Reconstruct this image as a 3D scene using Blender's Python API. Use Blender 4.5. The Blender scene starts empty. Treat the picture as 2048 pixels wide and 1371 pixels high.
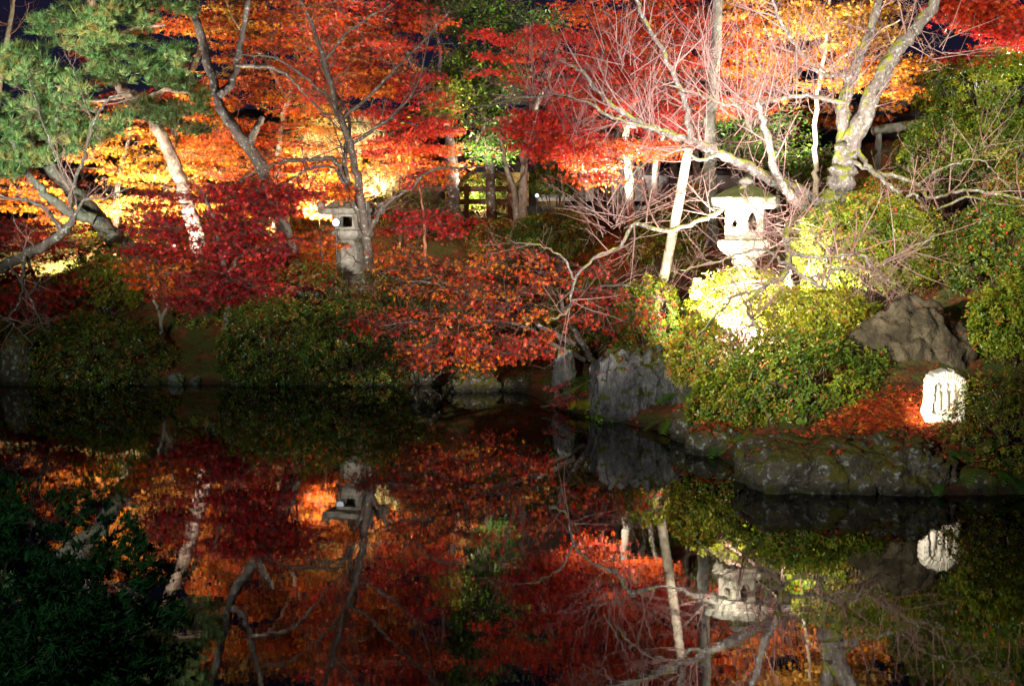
import bpy, math
import numpy as np
from mathutils import Vector, noise as mnoise

scene = bpy.context.scene
COL = scene.collection

# ------------------------------------------------------------------ camera
F, CAMZ = 2276.0, 2.37            # focal length in photo pixels, eye height above the water
PITCH = math.atan((685.5 - 467.0) / F)
cam_data = bpy.data.cameras.new("camera")
cam_data.sensor_width = 36.0
cam_data.lens = 36.0 * F / 2048.0
cam_data.clip_start, cam_data.clip_end = 0.1, 2000.0
cam = bpy.data.objects.new("camera", cam_data)
cam.location = (0, 0, CAMZ)
cam.rotation_euler = (math.pi / 2 - PITCH, 0, 0)
COL.objects.link(cam)
scene.camera = cam

# ------------------------------------------------------------------ night sky and exposure
world = bpy.data.worlds.new("World")
scene.world = world
world.use_nodes = True
bg = world.node_tree.nodes["Background"]
bg.inputs[0].default_value = (0.009, 0.008, 0.021, 1)
bg.inputs[1].default_value = 1.0
scene.view_settings.view_transform = 'Standard'
scene.view_settings.look = 'None'
scene.view_settings.exposure = 0.0
scene.view_settings.gamma = 1.0
scene.cycles.max_bounces = 7
scene.cycles.diffuse_bounces = 2
scene.cycles.glossy_bounces = 3
scene.cycles.transmission_bounces = 3
scene.cycles.transparent_max_bounces = 4
scene.cycles.caustics_reflective = False
scene.cycles.caustics_refractive = False
scene.cycles.sample_clamp_indirect = 4.0


def ray(px, py):
    cx, cy = (px - 1024.0) / F, (685.5 - py) / F
    c, s = math.cos(PITCH), math.sin(PITCH)
    return cx, c + s * cy, -s + c * cy


def at(px, py, Y):
    x, y, z = ray(px, py)
    t = Y / y
    return np.array((x * t, Y, CAMZ + z * t))


def spot(loc, target, power, color, angle, blend=0.5, radius=0.06):
    d = bpy.data.lights.new("flood_or_fill_beam", 'SPOT')
    d.energy, d.color = power, color
    d.spot_size, d.spot_blend = math.radians(angle), blend
    d.shadow_soft_size = radius
    o = bpy.data.objects.new("flood_or_fill_beam", d)
    o.location = loc
    v = Vector(target) - Vector(loc)
    o.rotation_euler = v.to_track_quat('-Z', 'Y').to_euler()
    COL.objects.link(o)
    return o


WARM, WHITE, COOL = (1.0, 0.80, 0.52), (1.0, 0.92, 0.74), (0.82, 0.92, 1.0)
LIGHTS = [
    # floods on the camera's own bank and at the pond's ends, mostly aimed across the water; marked ones are added fill
    ((-8.5, 5.0, 1.6), at(150, 140, 18.8), 14000, (0.86, 1.0, 0.84), 26, 0.7, 0.10),
    ((-7.0, 4.0, 2.2), at(620, 110, 21), 17000, (1.0, 0.84, 0.66), 38, 0.8, 0.10),
    ((6.5, 3.0, 2.4), at(1180, 160, 20), 14500, (1.0, 0.88, 0.80), 32, 0.8, 0.10),
    ((2.5, 2.0, 2.6), at(1330, 130, 21), 21000, (1.0, 0.92, 0.90), 18, 0.9, 0.10),  # added beam to brighten the salmon crown, no known lamp
    ((5.5, 3.0, 2.6), at(940, 555, 16.4), 16500, (1.0, 0.90, 0.76), 17, 0.8, 0.10),
    ((-4.5, 3.0, 2.8), at(1760, 330, 15), 18000, (1.0, 0.96, 0.72), 32, 0.8, 0.10),
    ((-2.0, 2.0, 3.0), at(1400, 880, 13), 3300, (1.0, 0.98, 0.88), 46, 0.9, 0.10),
    ((-6.0, 3.0, 3.0), at(400, 560, 18.5), 3200, (0.92, 1.0, 0.82), 34, 0.9, 0.10),
    ((-2.6, 1.0, 3.3), (-2.0, 4.9, 0.9), 200, (0.6, 1.0, 0.75), 60, 0.8, 0.10),  # added fill for the near juniper; no lamp stands here
    ((8.5, 6.5, 2.2), at(1940, 280, 17), 6500, (1.0, 0.97, 0.70), 34, 0.8, 0.10),  # added fill lifting the upper right slope, not a known lamp
    # lamps standing in the planting, and one added beam
    (at(396, 580, 20.15), at(338, 300, 20.7), 2100, (1.0, 0.95, 0.86), 60, 0.6, 0.05),
    (at(250, 520, 22.0), at(280, 300, 24.0), 12500, WARM, 120, 0.6, 0.08),
    (at(530, 490, 22.8), at(500, 200, 23.6), 5500, WARM, 120, 0.6, 0.08),
    (at(640, 470, 22.0), at(700, 120, 23.4), 5500, WARM, 110, 0.6, 0.08),
    (at(100, 500, 21.0), at(60, 430, 23.5), 2600, WARM, 120, 0.6, 0.08),
    (at(745, 420, 23.4), at(690, 270, 25.0), 900, WHITE, 90, 0.6, 0.06),
    (at(1195, 445, 21.2), at(1270, 150, 21.4), 3600, WHITE, 110, 0.6, 0.06),
    (at(1560, 330, 19.5), at(1620, 60, 21.0), 2600, WHITE, 110, 0.6, 0.06),
    (at(2060, 150, 19.6), at(1970, 10, 18.0), 1300, WHITE, 80, 0.6, 0.06),
    (at(940, 400, 27.6), at(960, 360, 30.0), 600, (1.0, 0.85, 0.5), 120, 0.6, 0.06),
    (at(1378, 600, 14.55), at(1484, 480, 15.35), 4600, WHITE, 56, 0.6, 0.05),
    (at(1440, 672, 13.7), at(1500, 590, 14.75), 4800, WHITE, 112, 0.7, 0.05),
    (at(1572, 566, 13.9), at(1745, 480, 14.7), 900, WHITE, 100, 0.8, 0.05),  # added beam above the bush, standing in for lamp spill on the slope
    (at(985, 450, 23.2), at(950, 150, 24.5), 3000, WHITE, 70, 0.7, 0.06),
    (at(1796, 838, 10.95), at(1890, 775, 11.35), 105, WHITE, 75, 0.7, 0.05),
]
for a in LIGHTS:
    spot(*a)


# ------------------------------------------------------------------ materials
def new_mat(name):
    m = bpy.data.materials.new(name)
    m.use_nodes = True
    nt = m.node_tree
    for n in list(nt.nodes):
        nt.nodes.remove(n)
    out = nt.nodes.new("ShaderNodeOutputMaterial")
    return m, nt, out


def ramp_node(nt, stops, interp='LINEAR'):
    r = nt.nodes.new("ShaderNodeValToRGB")
    cr_ = r.color_ramp
    cr_.interpolation = interp
    while len(cr_.elements) > 1:
        cr_.elements.remove(cr_.elements[-1])
    cr_.elements[0].position = stops[0][0]
    cr_.elements[0].color = (*stops[0][1], 1)
    for p, c in stops[1:]:
        e = cr_.elements.new(p)
        e.color = (*c, 1)
    return r


def leaf_mat(name, stops, transl=0.35, rough=0.5, spec=0.3):
    m, nt, out = new_mat(name)
    at_ = nt.nodes.new("ShaderNodeAttribute")
    at_.attribute_name = "v"
    r = ramp_node(nt, stops)
    nt.links.new(at_.outputs["Fac"], r.inputs[0])
    p = nt.nodes.new("ShaderNodeBsdfPrincipled")
    p.inputs["Roughness"].default_value = rough
    p.inputs["Specular IOR Level"].default_value = spec
    t = nt.nodes.new("ShaderNodeBsdfTranslucent")
    mx = nt.nodes.new("ShaderNodeMixShader")
    mx.inputs[0].default_value = transl
    nt.links.new(r.outputs[0], p.inputs["Base Color"])
    nt.links.new(r.outputs[0], t.inputs["Color"])
    nt.links.new(p.outputs[0], mx.inputs[1])
    nt.links.new(t.outputs[0], mx.inputs[2])
    nt.links.new(mx.outputs[0], out.inputs[0])
    return m


def rock_mat(name, stops, scale=3.0, moss=0.0, lichen=0.0, bump=0.6, rough=0.85,
             moss_col=(0.10, 0.14, 0.02), stretch=(1, 1, 1), fine=24.0):
    m, nt, out = new_mat(name)
    N, L = nt.nodes, nt.links
    tc = N.new("ShaderNodeTexCoord")
    mp = N.new("ShaderNodeMapping")
    mp.inputs["Scale"].default_value = stretch
    L.new(tc.outputs["Object"], mp.inputs[0])
    n1 = N.new("ShaderNodeTexNoise")
    n1.inputs["Scale"].default_value = scale
    n1.inputs["Detail"].default_value = 8
    n1.inputs["Roughness"].default_value = 0.68
    L.new(mp.outputs[0], n1.inputs["Vector"])
    r = ramp_node(nt, stops)
    L.new(n1.outputs["Fac"], r.inputs[0])
    col = r.outputs[0]
    n2 = N.new("ShaderNodeTexNoise")
    n2.inputs["Scale"].default_value = fine
    n2.inputs["Detail"].default_value = 6
    L.new(mp.outputs[0], n2.inputs["Vector"])
    if lichen > 0:
        n3 = N.new("ShaderNodeTexNoise")
        n3.inputs["Scale"].default_value = scale * 2.6
        n3.inputs["Detail"].default_value = 5
        L.new(tc.outputs["Object"], n3.inputs["Vector"])
        rr = ramp_node(nt, [(0.60 - lichen * 0.2, (0, 0, 0)), (0.74 - lichen * 0.2, (0.8, 0.8, 0.8))])
        L.new(n3.outputs["Fac"], rr.inputs[0])
        mx = N.new("ShaderNodeMix")
        mx.data_type = 'RGBA'
        L.new(rr.outputs[0], mx.inputs[0])
        L.new(col, mx.inputs[6])
        mx.inputs[7].default_value = (0.36, 0.41, 0.39, 1)
        col = mx.outputs[2]
    if moss > 0:
        g = N.new("ShaderNodeNewGeometry")
        sx = N.new("ShaderNodeSeparateXYZ")
        L.new(g.outputs["Normal"], sx.inputs[0])
        n4 = N.new("ShaderNodeTexNoise")
        n4.inputs["Scale"].default_value = scale * 0.9
        n4.inputs["Detail"].default_value = 6
        L.new(tc.outputs["Object"], n4.inputs["Vector"])
        ma = N.new("ShaderNodeMath")
        ma.operation = 'MULTIPLY_ADD'
        L.new(sx.outputs[2], ma.inputs[0])
        ma.inputs[1].default_value = 0.28
        L.new(n4.outputs["Fac"], ma.inputs[2])
        rr = ramp_node(nt, [(0.72 - moss * 0.3, (0, 0, 0)), (0.80 - moss * 0.3, (1, 1, 1))])
        L.new(ma.outputs[0], rr.inputs[0])
        mx = N.new("ShaderNodeMix")
        mx.data_type = 'RGBA'
        L.new(rr.outputs[0], mx.inputs[0])
        L.new(col, mx.inputs[6])
        mx.inputs[7].default_value = (*moss_col, 1)
        col = mx.outputs[2]
    wetf = None
    if 'stone' in name and 'shore' in name or 'cliff' in name or 'soil' in name:
        gp = N.new("ShaderNodeNewGeometry")
        sp = N.new("ShaderNodeSeparateXYZ")
        L.new(gp.outputs["Position"], sp.inputs[0])
        wn = N.new("ShaderNodeMath")
        wn.operation = 'MULTIPLY_ADD'
        L.new(n1.outputs["Fac"], wn.inputs[0])
        wn.inputs[1].default_value = -0.12
        L.new(sp.outputs[2], wn.inputs[2])
        wr = N.new("ShaderNodeMapRange")
        wr.inputs[1].default_value, wr.inputs[2].default_value = -0.02, 0.06
        wr.inputs[3].default_value, wr.inputs[4].default_value = 1.0, 0.0
        L.new(wn.outputs[0], wr.inputs[0])
        mx = N.new("ShaderNodeMix")
        mx.data_type, mx.blend_type = 'RGBA', 'MULTIPLY'
        L.new(wr.outputs[0], mx.inputs[0])
        L.new(col, mx.inputs[6])
        mx.inputs[7].default_value = (0.30, 0.32, 0.28, 1)
        col = mx.outputs[2]
    ad = N.new("ShaderNodeMath")
    ad.operation = 'MULTIPLY_ADD'
    L.new(n2.outputs["Fac"], ad.inputs[0])
    ad.inputs[1].default_value = 0.4
    L.new(n1.outputs["Fac"], ad.inputs[2])
    b = N.new("ShaderNodeBump")
    b.inputs["Strength"].default_value = bump
    b.inputs["Distance"].default_value = 0.05
    L.new(ad.outputs[0], b.inputs["Height"])
    p = N.new("ShaderNodeBsdfPrincipled")
    p.inputs["Roughness"].default_value = rough
    p.inputs["Specular IOR Level"].default_value = 0.3
    L.new(col, p.inputs["Base Color"])
    L.new(b.outputs[0], p.inputs["Normal"])
    L.new(p.outputs[0], out.inputs[0])
    return m


def plain_mat(name, c, rough=0.6, metal=0.0):
    m, nt, out = new_mat(name)
    p = nt.nodes.new("ShaderNodeBsdfPrincipled")
    n = nt.nodes.new("ShaderNodeTexNoise")
    n.inputs["Scale"].default_value = 9
    n.inputs["Detail"].default_value = 5
    r = ramp_node(nt, [(0.3, tuple(x * 0.7 for x in c)), (0.7, c)])
    nt.links.new(n.outputs["Fac"], r.inputs[0])
    nt.links.new(r.outputs[0], p.inputs["Base Color"])
    p.inputs["Roughness"].default_value = rough
    p.inputs["Metallic"].default_value = metal
    nt.links.new(p.outputs[0], out.inputs[0])
    return m


def emit_mat(name, c, s):
    m, nt, out = new_mat(name)
    e = nt.nodes.new("ShaderNodeEmission")
    e.inputs[0].default_value = (*c, 1)
    e.inputs[1].default_value = s
    nt.links.new(e.outputs[0], out.inputs[0])
    return m


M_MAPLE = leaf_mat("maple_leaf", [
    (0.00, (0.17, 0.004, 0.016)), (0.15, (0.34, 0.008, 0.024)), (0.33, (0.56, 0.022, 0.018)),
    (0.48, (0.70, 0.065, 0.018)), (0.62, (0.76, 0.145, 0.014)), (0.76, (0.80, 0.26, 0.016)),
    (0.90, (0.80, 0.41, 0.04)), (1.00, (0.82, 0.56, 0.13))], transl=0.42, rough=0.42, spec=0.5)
M_AZALEA = leaf_mat("azalea_leaf", [
    (0.00, (0.018, 0.045, 0.010)), (0.30, (0.05, 0.105, 0.014)), (0.52, (0.15, 0.20, 0.012)),
    (0.70, (0.31, 0.30, 0.018)), (0.80, (0.30, 0.20, 0.025)), (0.87, (0.26, 0.085, 0.022)),
    (0.93, (0.42, 0.14, 0.03)), (1.00, (0.50, 0.04, 0.03))], transl=0.25, rough=0.38, spec=0.45)
M_PINE = leaf_mat("pine_needle", [
    (0.00, (0.05, 0.05, 0.010)), (0.35, (0.06, 0.13, 0.035)), (0.60, (0.17, 0.34, 0.12)), (0.80, (0.34, 0.45, 0.16)),
    (1.00, (0.42, 0.30, 0.08))], transl=0.2, rough=0.45, spec=0.3)
M_PALE = leaf_mat("pale_needle", [(0.0, (0.5, 0.42, 0.16)), (1.0, (0.75, 0.66, 0.34))], transl=0.3)
M_GREEN = leaf_mat("evergreen_leaf", [
    (0.00, (0.02, 0.05, 0.01)), (0.40, (0.06, 0.15, 0.012)), (0.75, (0.17, 0.24, 0.015)),
    (1.00, (0.45, 0.36, 0.03))], transl=0.3, rough=0.4, spec=0.4)
M_FERN = leaf_mat("fern_leaf", [(0.0, (0.03, 0.10, 0.015)), (0.6, (0.09, 0.22, 0.02)),
                                (1.0, (0.40, 0.34, 0.03))], transl=0.3)
M_LITTER = leaf_mat("fallen_leaf", [
    (0.00, (0.07, 0.025, 0.012)), (0.35, (0.16, 0.05, 0.018)), (0.6, (0.38, 0.05, 0.02)),
    (0.8, (0.60, 0.08, 0.02)), (1.0, (0.72, 0.28, 0.04))], transl=0.15)
M_JUNIPER = leaf_mat("juniper_spray", [(0.0, (0.015, 0.05, 0.018)), (1.0, (0.06, 0.17, 0.05))], transl=0.2)

M_BARK = rock_mat("maple_bark", [(0.3, (0.035, 0.027, 0.024)), (0.7, (0.125, 0.10, 0.09))], 7, lichen=0.15,
                  bump=0.5, stretch=(1, 1, 0.35))
M_TWIG = plain_mat("twig_bark", (0.11, 0.06, 0.05), 0.6)
M_PINKTWIG = plain_mat("reddish_shoot_bark", (0.27, 0.155, 0.145), 0.4)
M_CHERRY = rock_mat("lichened_bark", [(0.3, (0.07, 0.052, 0.05)), (0.7, (0.24, 0.20, 0.19))], 9, moss=0.45,
                    lichen=0.32, bump=1.0, moss_col=(0.20, 0.21, 0.03), stretch=(1, 1, 0.5))
M_GREYBARK = rock_mat("grey_bark", [(0.3, (0.08, 0.075, 0.06)), (0.7, (0.26, 0.25, 0.21))], 6, moss=0.15,
                      lichen=0.1, bump=0.9, stretch=(1, 1, 0.4))
M_PINEBARK = rock_mat("pine_bark", [(0.3, (0.16, 0.08, 0.055)), (0.55, (0.42, 0.29, 0.22)), (0.7, (0.58, 0.46, 0.38))],
                      8, bump=1.0, stretch=(1, 1, 0.5))
M_POLE = rock_mat("weathered_pole_wood", [(0.3, (0.42, 0.33, 0.24)), (0.7, (0.66, 0.57, 0.46))], 5, bump=0.3,
                  stretch=(3, 3, 0.4))
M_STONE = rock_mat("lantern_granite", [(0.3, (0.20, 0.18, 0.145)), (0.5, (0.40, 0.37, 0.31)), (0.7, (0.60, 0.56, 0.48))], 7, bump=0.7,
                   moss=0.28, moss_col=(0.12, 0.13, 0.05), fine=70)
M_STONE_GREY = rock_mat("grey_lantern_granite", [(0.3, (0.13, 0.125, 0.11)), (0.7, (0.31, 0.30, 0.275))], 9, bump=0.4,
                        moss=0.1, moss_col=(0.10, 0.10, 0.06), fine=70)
M_STONE_CAP = rock_mat("mossy_weathered_granite", [(0.3, (0.10, 0.095, 0.08)), (0.7, (0.36, 0.34, 0.29))], 7, bump=0.6,
                       moss=0.5, moss_col=(0.07, 0.08, 0.02), fine=60)
M_STELE = rock_mat("pale_carved_stone", [(0.3, (0.52, 0.46, 0.38)), (0.7, (0.78, 0.73, 0.66))], 10, bump=0.6, fine=60)
M_ROCK = rock_mat("grey_cliff_stone", [(0.25, (0.03, 0.03, 0.035)), (0.5, (0.13, 0.125, 0.135)), (0.75, (0.32, 0.31, 0.33))],
                  6, moss=0.38, bump=1.6, moss_col=(0.075, 0.085, 0.010), stretch=(1.8, 1.8, 0.6))
M_ROCK_BROWN = rock_mat("brown_boulder_stone", [(0.3, (0.012, 0.009, 0.006)), (0.48, (0.04, 0.03, 0.018)), (0.62, (0.09, 0.07, 0.045)), (0.8, (0.20, 0.165, 0.115))],
                        4.0, moss=0.0, bump=1.4)
M_ROCK_DARK = rock_mat("dark_shore_stone", [(0.25, (0.018, 0.015, 0.011)), (0.5, (0.065, 0.052, 0.035)), (0.75, (0.21, 0.20, 0.175))],
                       6, moss=0.42, lichen=0.2, bump=1.0, moss_col=(0.075, 0.07, 0.010))
M_ROCK_PALE = rock_mat("pale_shore_stone", [(0.25, (0.05, 0.055, 0.055)), (0.75, (0.26, 0.27, 0.27))], 6, moss=0.2, bump=0.8)
M_SOIL = rock_mat("leaf_strewn_soil", [(0.3, (0.035, 0.018, 0.010)), (0.5, (0.11, 0.042, 0.016)), (0.62, (0.20, 0.06, 0.018)), (0.75, (0.10, 0.07, 0.03))],
                  3.5, bump=0.7, fine=30, moss=0.12, moss_col=(0.06, 0.07, 0.015))
M_WOOD = plain_mat("dark_timber", (0.075, 0.055, 0.065), 0.6)
M_WOOD_BROWN = plain_mat("brown_timber", (0.20, 0.12, 0.07), 0.65)
M_PLASTER = plain_mat("white_plaster", (0.62, 0.60, 0.58), 0.85)
M_TILE = plain_mat("dark_roof_tile", (0.07, 0.07, 0.085), 0.5)
M_SAND = plain_mat("ochre_wall_plaster", (0.62, 0.45, 0.20), 0.9)
M_METAL = plain_mat("lamp_housing_metal", (0.05, 0.05, 0.05), 0.4, 0.8)
M_LENS = emit_mat("lit_lamp_glass", (0.95, 0.97, 1.0), 1.7)


def water_mat():
    m, nt, out = new_mat("pond_water")
    N, L = nt.nodes, nt.links
    tc = N.new("ShaderNodeTexCoord")
    mp = N.new("ShaderNodeMapping")
    mp.inputs["Scale"].default_value = (1.0, 1.6, 1.0)
    L.new(tc.outputs["Object"], mp.inputs[0])
    n = N.new("ShaderNodeTexNoise")
    n.inputs["Scale"].default_value = 2.2
    n.inputs["Detail"].default_value = 3
    L.new(mp.outputs[0], n.inputs["Vector"])
    b = N.new("ShaderNodeBump")
    b.inputs["Strength"].default_value = 0.010
    b.inputs["Distance"].default_value = 0.05
    L.new(n.outputs["Fac"], b.inputs["Height"])
    p = N.new("ShaderNodeBsdfPrincipled")
    p.inputs["Base Color"].default_value = (0.0006, 0.0006, 0.0005, 1)
    p.inputs["Roughness"].default_value = 0.02
    p.inputs["IOR"].default_value = 1.33
    L.new(b.outputs[0], p.inputs["Normal"])
    L.new(p.outputs[0], out.inputs[0])
    return m


M_WATER = water_mat()


# ------------------------------------------------------------------ object helpers
def empty(name, loc, label=None, cat=None, group=None):
    o = bpy.data.objects.new(name, None)
    o.location = loc
    o.empty_display_size = 0.2
    COL.objects.link(o)
    if label:
        tag(o, label, cat, group)
    return o


def tag(o, label=None, cat=None, group=None, kind=None):
    if label:
        o["label"] = label
    if cat:
        o["category"] = cat
    if group:
        o["group"] = group
    if kind:
        o["kind"] = kind
    return o


def build(name, V, polys, mat, parent=None, attr=None, smooth=True, loc=None):
    """V (n,3) world coordinates; polys: list of (m,k) index arrays; attr: per-polygon values in the same order."""
    V = np.asarray(V, dtype=np.float32)
    off = np.array(parent.matrix_basis.translation if parent is not None and parent.parent is None else
                   (loc if loc is not None else (0, 0, 0)), dtype=np.float32)
    if parent is not None and parent.parent is not None:
        off = np.array(parent.matrix_basis.translation + parent.parent.matrix_basis.translation, dtype=np.float32)
    me = bpy.data.meshes.new(name)
    polys = [np.asarray(p, dtype=np.int32) for p in polys if len(p)]
    me.vertices.add(len(V))
    me.vertices.foreach_set("co", (V - off).ravel())
    nl = sum(p.size for p in polys)
    npoly = sum(len(p) for p in polys)
    me.loops.add(nl)
    me.polygons.add(npoly)
    me.loops.foreach_set("vertex_index", np.concatenate([p.ravel() for p in polys]))
    sizes = np.concatenate([np.full(len(p), p.shape[1], dtype=np.int32) for p in polys])
    starts = np.concatenate(([0], np.cumsum(sizes)[:-1])).astype(np.int32)
    me.polygons.foreach_set("loop_start", starts)
    me.polygons.foreach_set("use_smooth", np.full(npoly, bool(smooth)))
    me.update(calc_edges=True)
    if attr is not None:
        a = me.attributes.new("v", 'FLOAT', 'FACE')
        a.data.foreach_set("value", np.asarray(attr, dtype=np.float32))
    me.materials.append(mat)
    o = bpy.data.objects.new(name, me)
    COL.objects.link(o)
    if parent is not None:
        o.parent = parent
    elif loc is not None:
        o.location = loc
    return o


def nrm(a):
    a = np.asarray(a, dtype=float)
    return a / np.maximum(np.linalg.norm(a, axis=-1, keepdims=True), 1e-9)


def smooth_path(P, n=6):
    P = np.asarray(P, dtype=float)
    if len(P) < 3:
        t = np.linspace(0, 1, n)[:, None]
        return P[0] * (1 - t) + P[-1] * t
    Q = np.vstack([2 * P[0] - P[1], P, 2 * P[-1] - P[-2]])
    out = []
    for i in range(1, len(Q) - 2):
        p0, p1, p2, p3 = Q[i - 1:i + 3]
        for t in np.linspace(0, 1, n, endpoint=False):
            out.append(0.5 * (2 * p1 + (p2 - p0) * t + (2 * p0 - 5 * p1 + 4 * p2 - p3) * t * t
                              + (3 * p1 - p0 - 3 * p2 + p3) * t ** 3))
    out.append(P[-1])
    return np.array(out)


class Tubes:
    def __init__(s):
        s.V, s.Q, s.T, s.n = [], [], [], 0

    def add(s, P, R, k=6, bump=0.0, rng=None, cap=False):
        P = np.asarray(P, dtype=float)
        R = np.asarray(R, dtype=float)
        m = len(P)
        T = nrm(np.gradient(P, axis=0))
        c = np.abs(P[-1] - P[0])
        ref = np.zeros(3)
        ref[int(np.argmin(c))] = 1.0
        N = nrm(np.cross(T, ref))
        B = np.cross(T, N)
        a = np.arange(k) * 2 * math.pi / k
        RR = np.repeat(R[:, None], k, 1)
        if bump and rng is not None:
            RR = RR * (1 + rng.normal(0, bump, (m, k)))
        ring = P[:, None] + RR[..., None] * (np.cos(a)[None, :, None] * N[:, None] + np.sin(a)[None, :, None] * B[:, None])
        s.V.append(ring.reshape(-1, 3))
        i = np.arange(m - 1)[:, None] * k + np.arange(k)[None]
        j = np.arange(m - 1)[:, None] * k + (np.arange(k)[None] + 1) % k
        q = np.stack([i, j, j + k, i + k], -1).reshape(-1, 4) + s.n
        s.Q.append(q)
        s.n += m * k
        if cap:
            for e, r0 in ((0, 0), (m - 1, (m - 1) * k)):
                s.V.append(P[e:e + 1])
                jj = np.arange(k)
                s.T.append(np.stack([jj + r0 + s.n - m * k - (0 if e == 0 else 1), (jj + 1) % k + r0 + s.n - m * k - (0 if e == 0 else 1),
                                     np.full(k, s.n)], -1))
                s.n += 1

    def build(s, name, mat, parent=None):
        if not s.V:
            return None
        polys = [np.concatenate(s.Q)]
        if s.T:
            polys.append(np.concatenate(s.T))
        return build(name, np.concatenate(s.V), polys, mat, parent)


def box_vf(x0, x1, y0, y1, z0, z1):
    V = np.array([(x, y, z) for z in (z0, z1) for y in (y0, y1) for x in (x0, x1)], dtype=float)
    Q = np.array([(0, 2, 3, 1), (4, 5, 7, 6), (0, 1, 5, 4), (2, 6, 7, 3), (0, 4, 6, 2), (1, 3, 7, 5)])
    return V, Q


class Solid:
    """collects boxes and lathes into one mesh"""
    def __init__(s):
        s.V, s.Q, s.T, s.n = [], [], [], 0

    def raw(s, V, Q=None, T=None):
        V = np.asarray(V, dtype=float)
        s.V.append(V)
        if Q is not None and len(Q):
            s.Q.append(np.asarray(Q) + s.n)
        if T is not None and len(T):
            s.T.append(np.asarray(T) + s.n)
        s.n += len(V)

    def box(s, *b, rot=0.0, c=(0, 0, 0)):
        V, Q = box_vf(*b)
        cs, sn = math.cos(rot), math.sin(rot)
        V = np.stack([V[:, 0] * cs - V[:, 1] * sn, V[:, 0] * sn + V[:, 1] * cs, V[:, 2]], -1) + np.asarray(c)
        s.raw(V, Q)

    def lathe(s, prof, k, c=(0, 0, 0), rot=0.0, fn=None):
        prof = np.asarray(prof, dtype=float)
        a = np.arange(k) * 2 * math.pi / k + rot
        m = len(prof)
        r = np.repeat(prof[:, :1], k, 1)
        if fn is not None:
            r = r * fn(a, prof)
        V = np.stack([r * np.cos(a), r * np.sin(a), np.repeat(prof[:, 1:2], k, 1)], -1).reshape(-1, 3) + np.asarray(c)
        i = np.arange(m - 1)[:, None] * k + np.arange(k)[None]
        j = np.arange(m - 1)[:, None] * k + (np.arange(k)[None] + 1) % k
        Q = np.stack([i, j, j + k, i + k], -1).reshape(-1, 4)
        kk = np.arange(k)
        V = np.vstack([V, [[c[0], c[1], c[2] + prof[0, 1]], [c[0], c[1], c[2] + prof[-1, 1]]]])
        T = np.vstack([np.stack([(kk + 1) % k, kk, np.full(k, m * k)], -1),
                       np.stack([kk + (m - 1) * k, (kk + 1) % k + (m - 1) * k, np.full(k, m * k + 1)], -1)])
        s.raw(V, Q, T)

    def build(s, name, mat, parent=None, bevel=0.0, smooth=False, loc=None):
        polys = []
        if s.Q:
            polys.append(np.concatenate(s.Q))
        if s.T:
            polys.append(np.concatenate(s.T))
        o = build(name, np.concatenate(s.V), polys, mat, parent, smooth=smooth, loc=loc)
        if bevel:
            md = o.modifiers.new("edge", 'BEVEL')
            md.width, md.segments, md.limit_method = bevel, 2, 'ANGLE'
            md.angle_limit = math.radians(35)
        return o


# leaf templates: (verts, tris) lying in the xy plane, +y to the tip
def maple_template(n):
    V, T = [], []
    angs = [-105, -52, 0, 52, 105] if n == 5 else [-62, 0, 62]
    lens = [0.62, 0.9, 1.0, 0.9, 0.62] if n == 5 else [0.85, 1.0, 0.85]
    w = 0.17 if n == 5 else 0.24
    for a, l in zip(angs, lens):
        a = math.radians(a)
        d = np.array((math.sin(a), math.cos(a), 0))
        p = np.array((d[1], -d[0], 0))
        b = len(V)
        V += [d * 0.12 - p * w, d * l + np.array((0, 0, -0.22 * l)), d * 0.12 + p * w]
        T.append((b, b + 2, b + 1))
    return np.array(V), np.array(T)


def needle_template(n, w, seed, spread=0.9):
    r = np.random.default_rng(seed)
    V, T = [], []
    for i in range(n):
        a = i * 2.399
        el = r.uniform(0.1, spread)
        d = np.array((math.cos(a) * math.sin(el), math.sin(a) * math.sin(el), math.cos(el))) * r.uniform(0.75, 1.1)
        p = nrm(np.cross(d, r.normal(0, 1, 3))) * w
        b = len(V)
        V += [-p, p, d]
        T.append((b, b + 1, b + 2))
    return np.array(V), np.array(T)


MAPLE5, MAPLE3 = maple_template(5), maple_template(3)
OVAL = (np.array([(0, -0.5, 0), (0.26, -0.1, 0.06), (0, 0.5, -0.05), (-0.26, -0.1, 0.06)]), np.array([(0, 1, 2), (0, 2, 3)]))
TUFT = needle_template(13, 0.034, 3, 1.15)
LONGTUFT = needle_template(12, 0.018, 5, 0.75)
SPRAY = needle_template(9, 0.09, 8, 0.8)


def scatter(rng, pos, nor, size, tmpl, v):
    tv, tt = tmpl
    pos = np.asarray(pos)
    n = len(pos)
    nor = nrm(nor)
    t = nrm(np.cross(nor, rng.normal(0, 1, (n, 3))))
    b = np.cross(nor, t)
    R = np.stack([t, b, nor], -1)                       # columns
    V = pos[:, None] + np.einsum('nij,kj->nki', R, tv) * np.asarray(size).reshape(-1, 1, 1)
    T = tt[None] + (np.arange(n) * len(tv))[:, None, None]
    return V.reshape(-1, 3), T.reshape(-1, 3), np.repeat(np.asarray(v), len(tt))


# ------------------------------------------------------------------ ground
SHORE_PX = [(0, 768), (60, 772), (200, 768), (450, 768), (650, 766), (820, 768), (960, 770), (1050, 785), (1110, 815),
            (1190, 834), (1290, 856), (1370, 866), (1440, 915), (1480, 945), (1560, 968), (1700, 985), (1880, 990), (2048, 988)]


def on_water(px, py):
    x, y, z = ray(px, py)
    t = CAMZ / -z
    return np.array((x * t, y * t))


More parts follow.
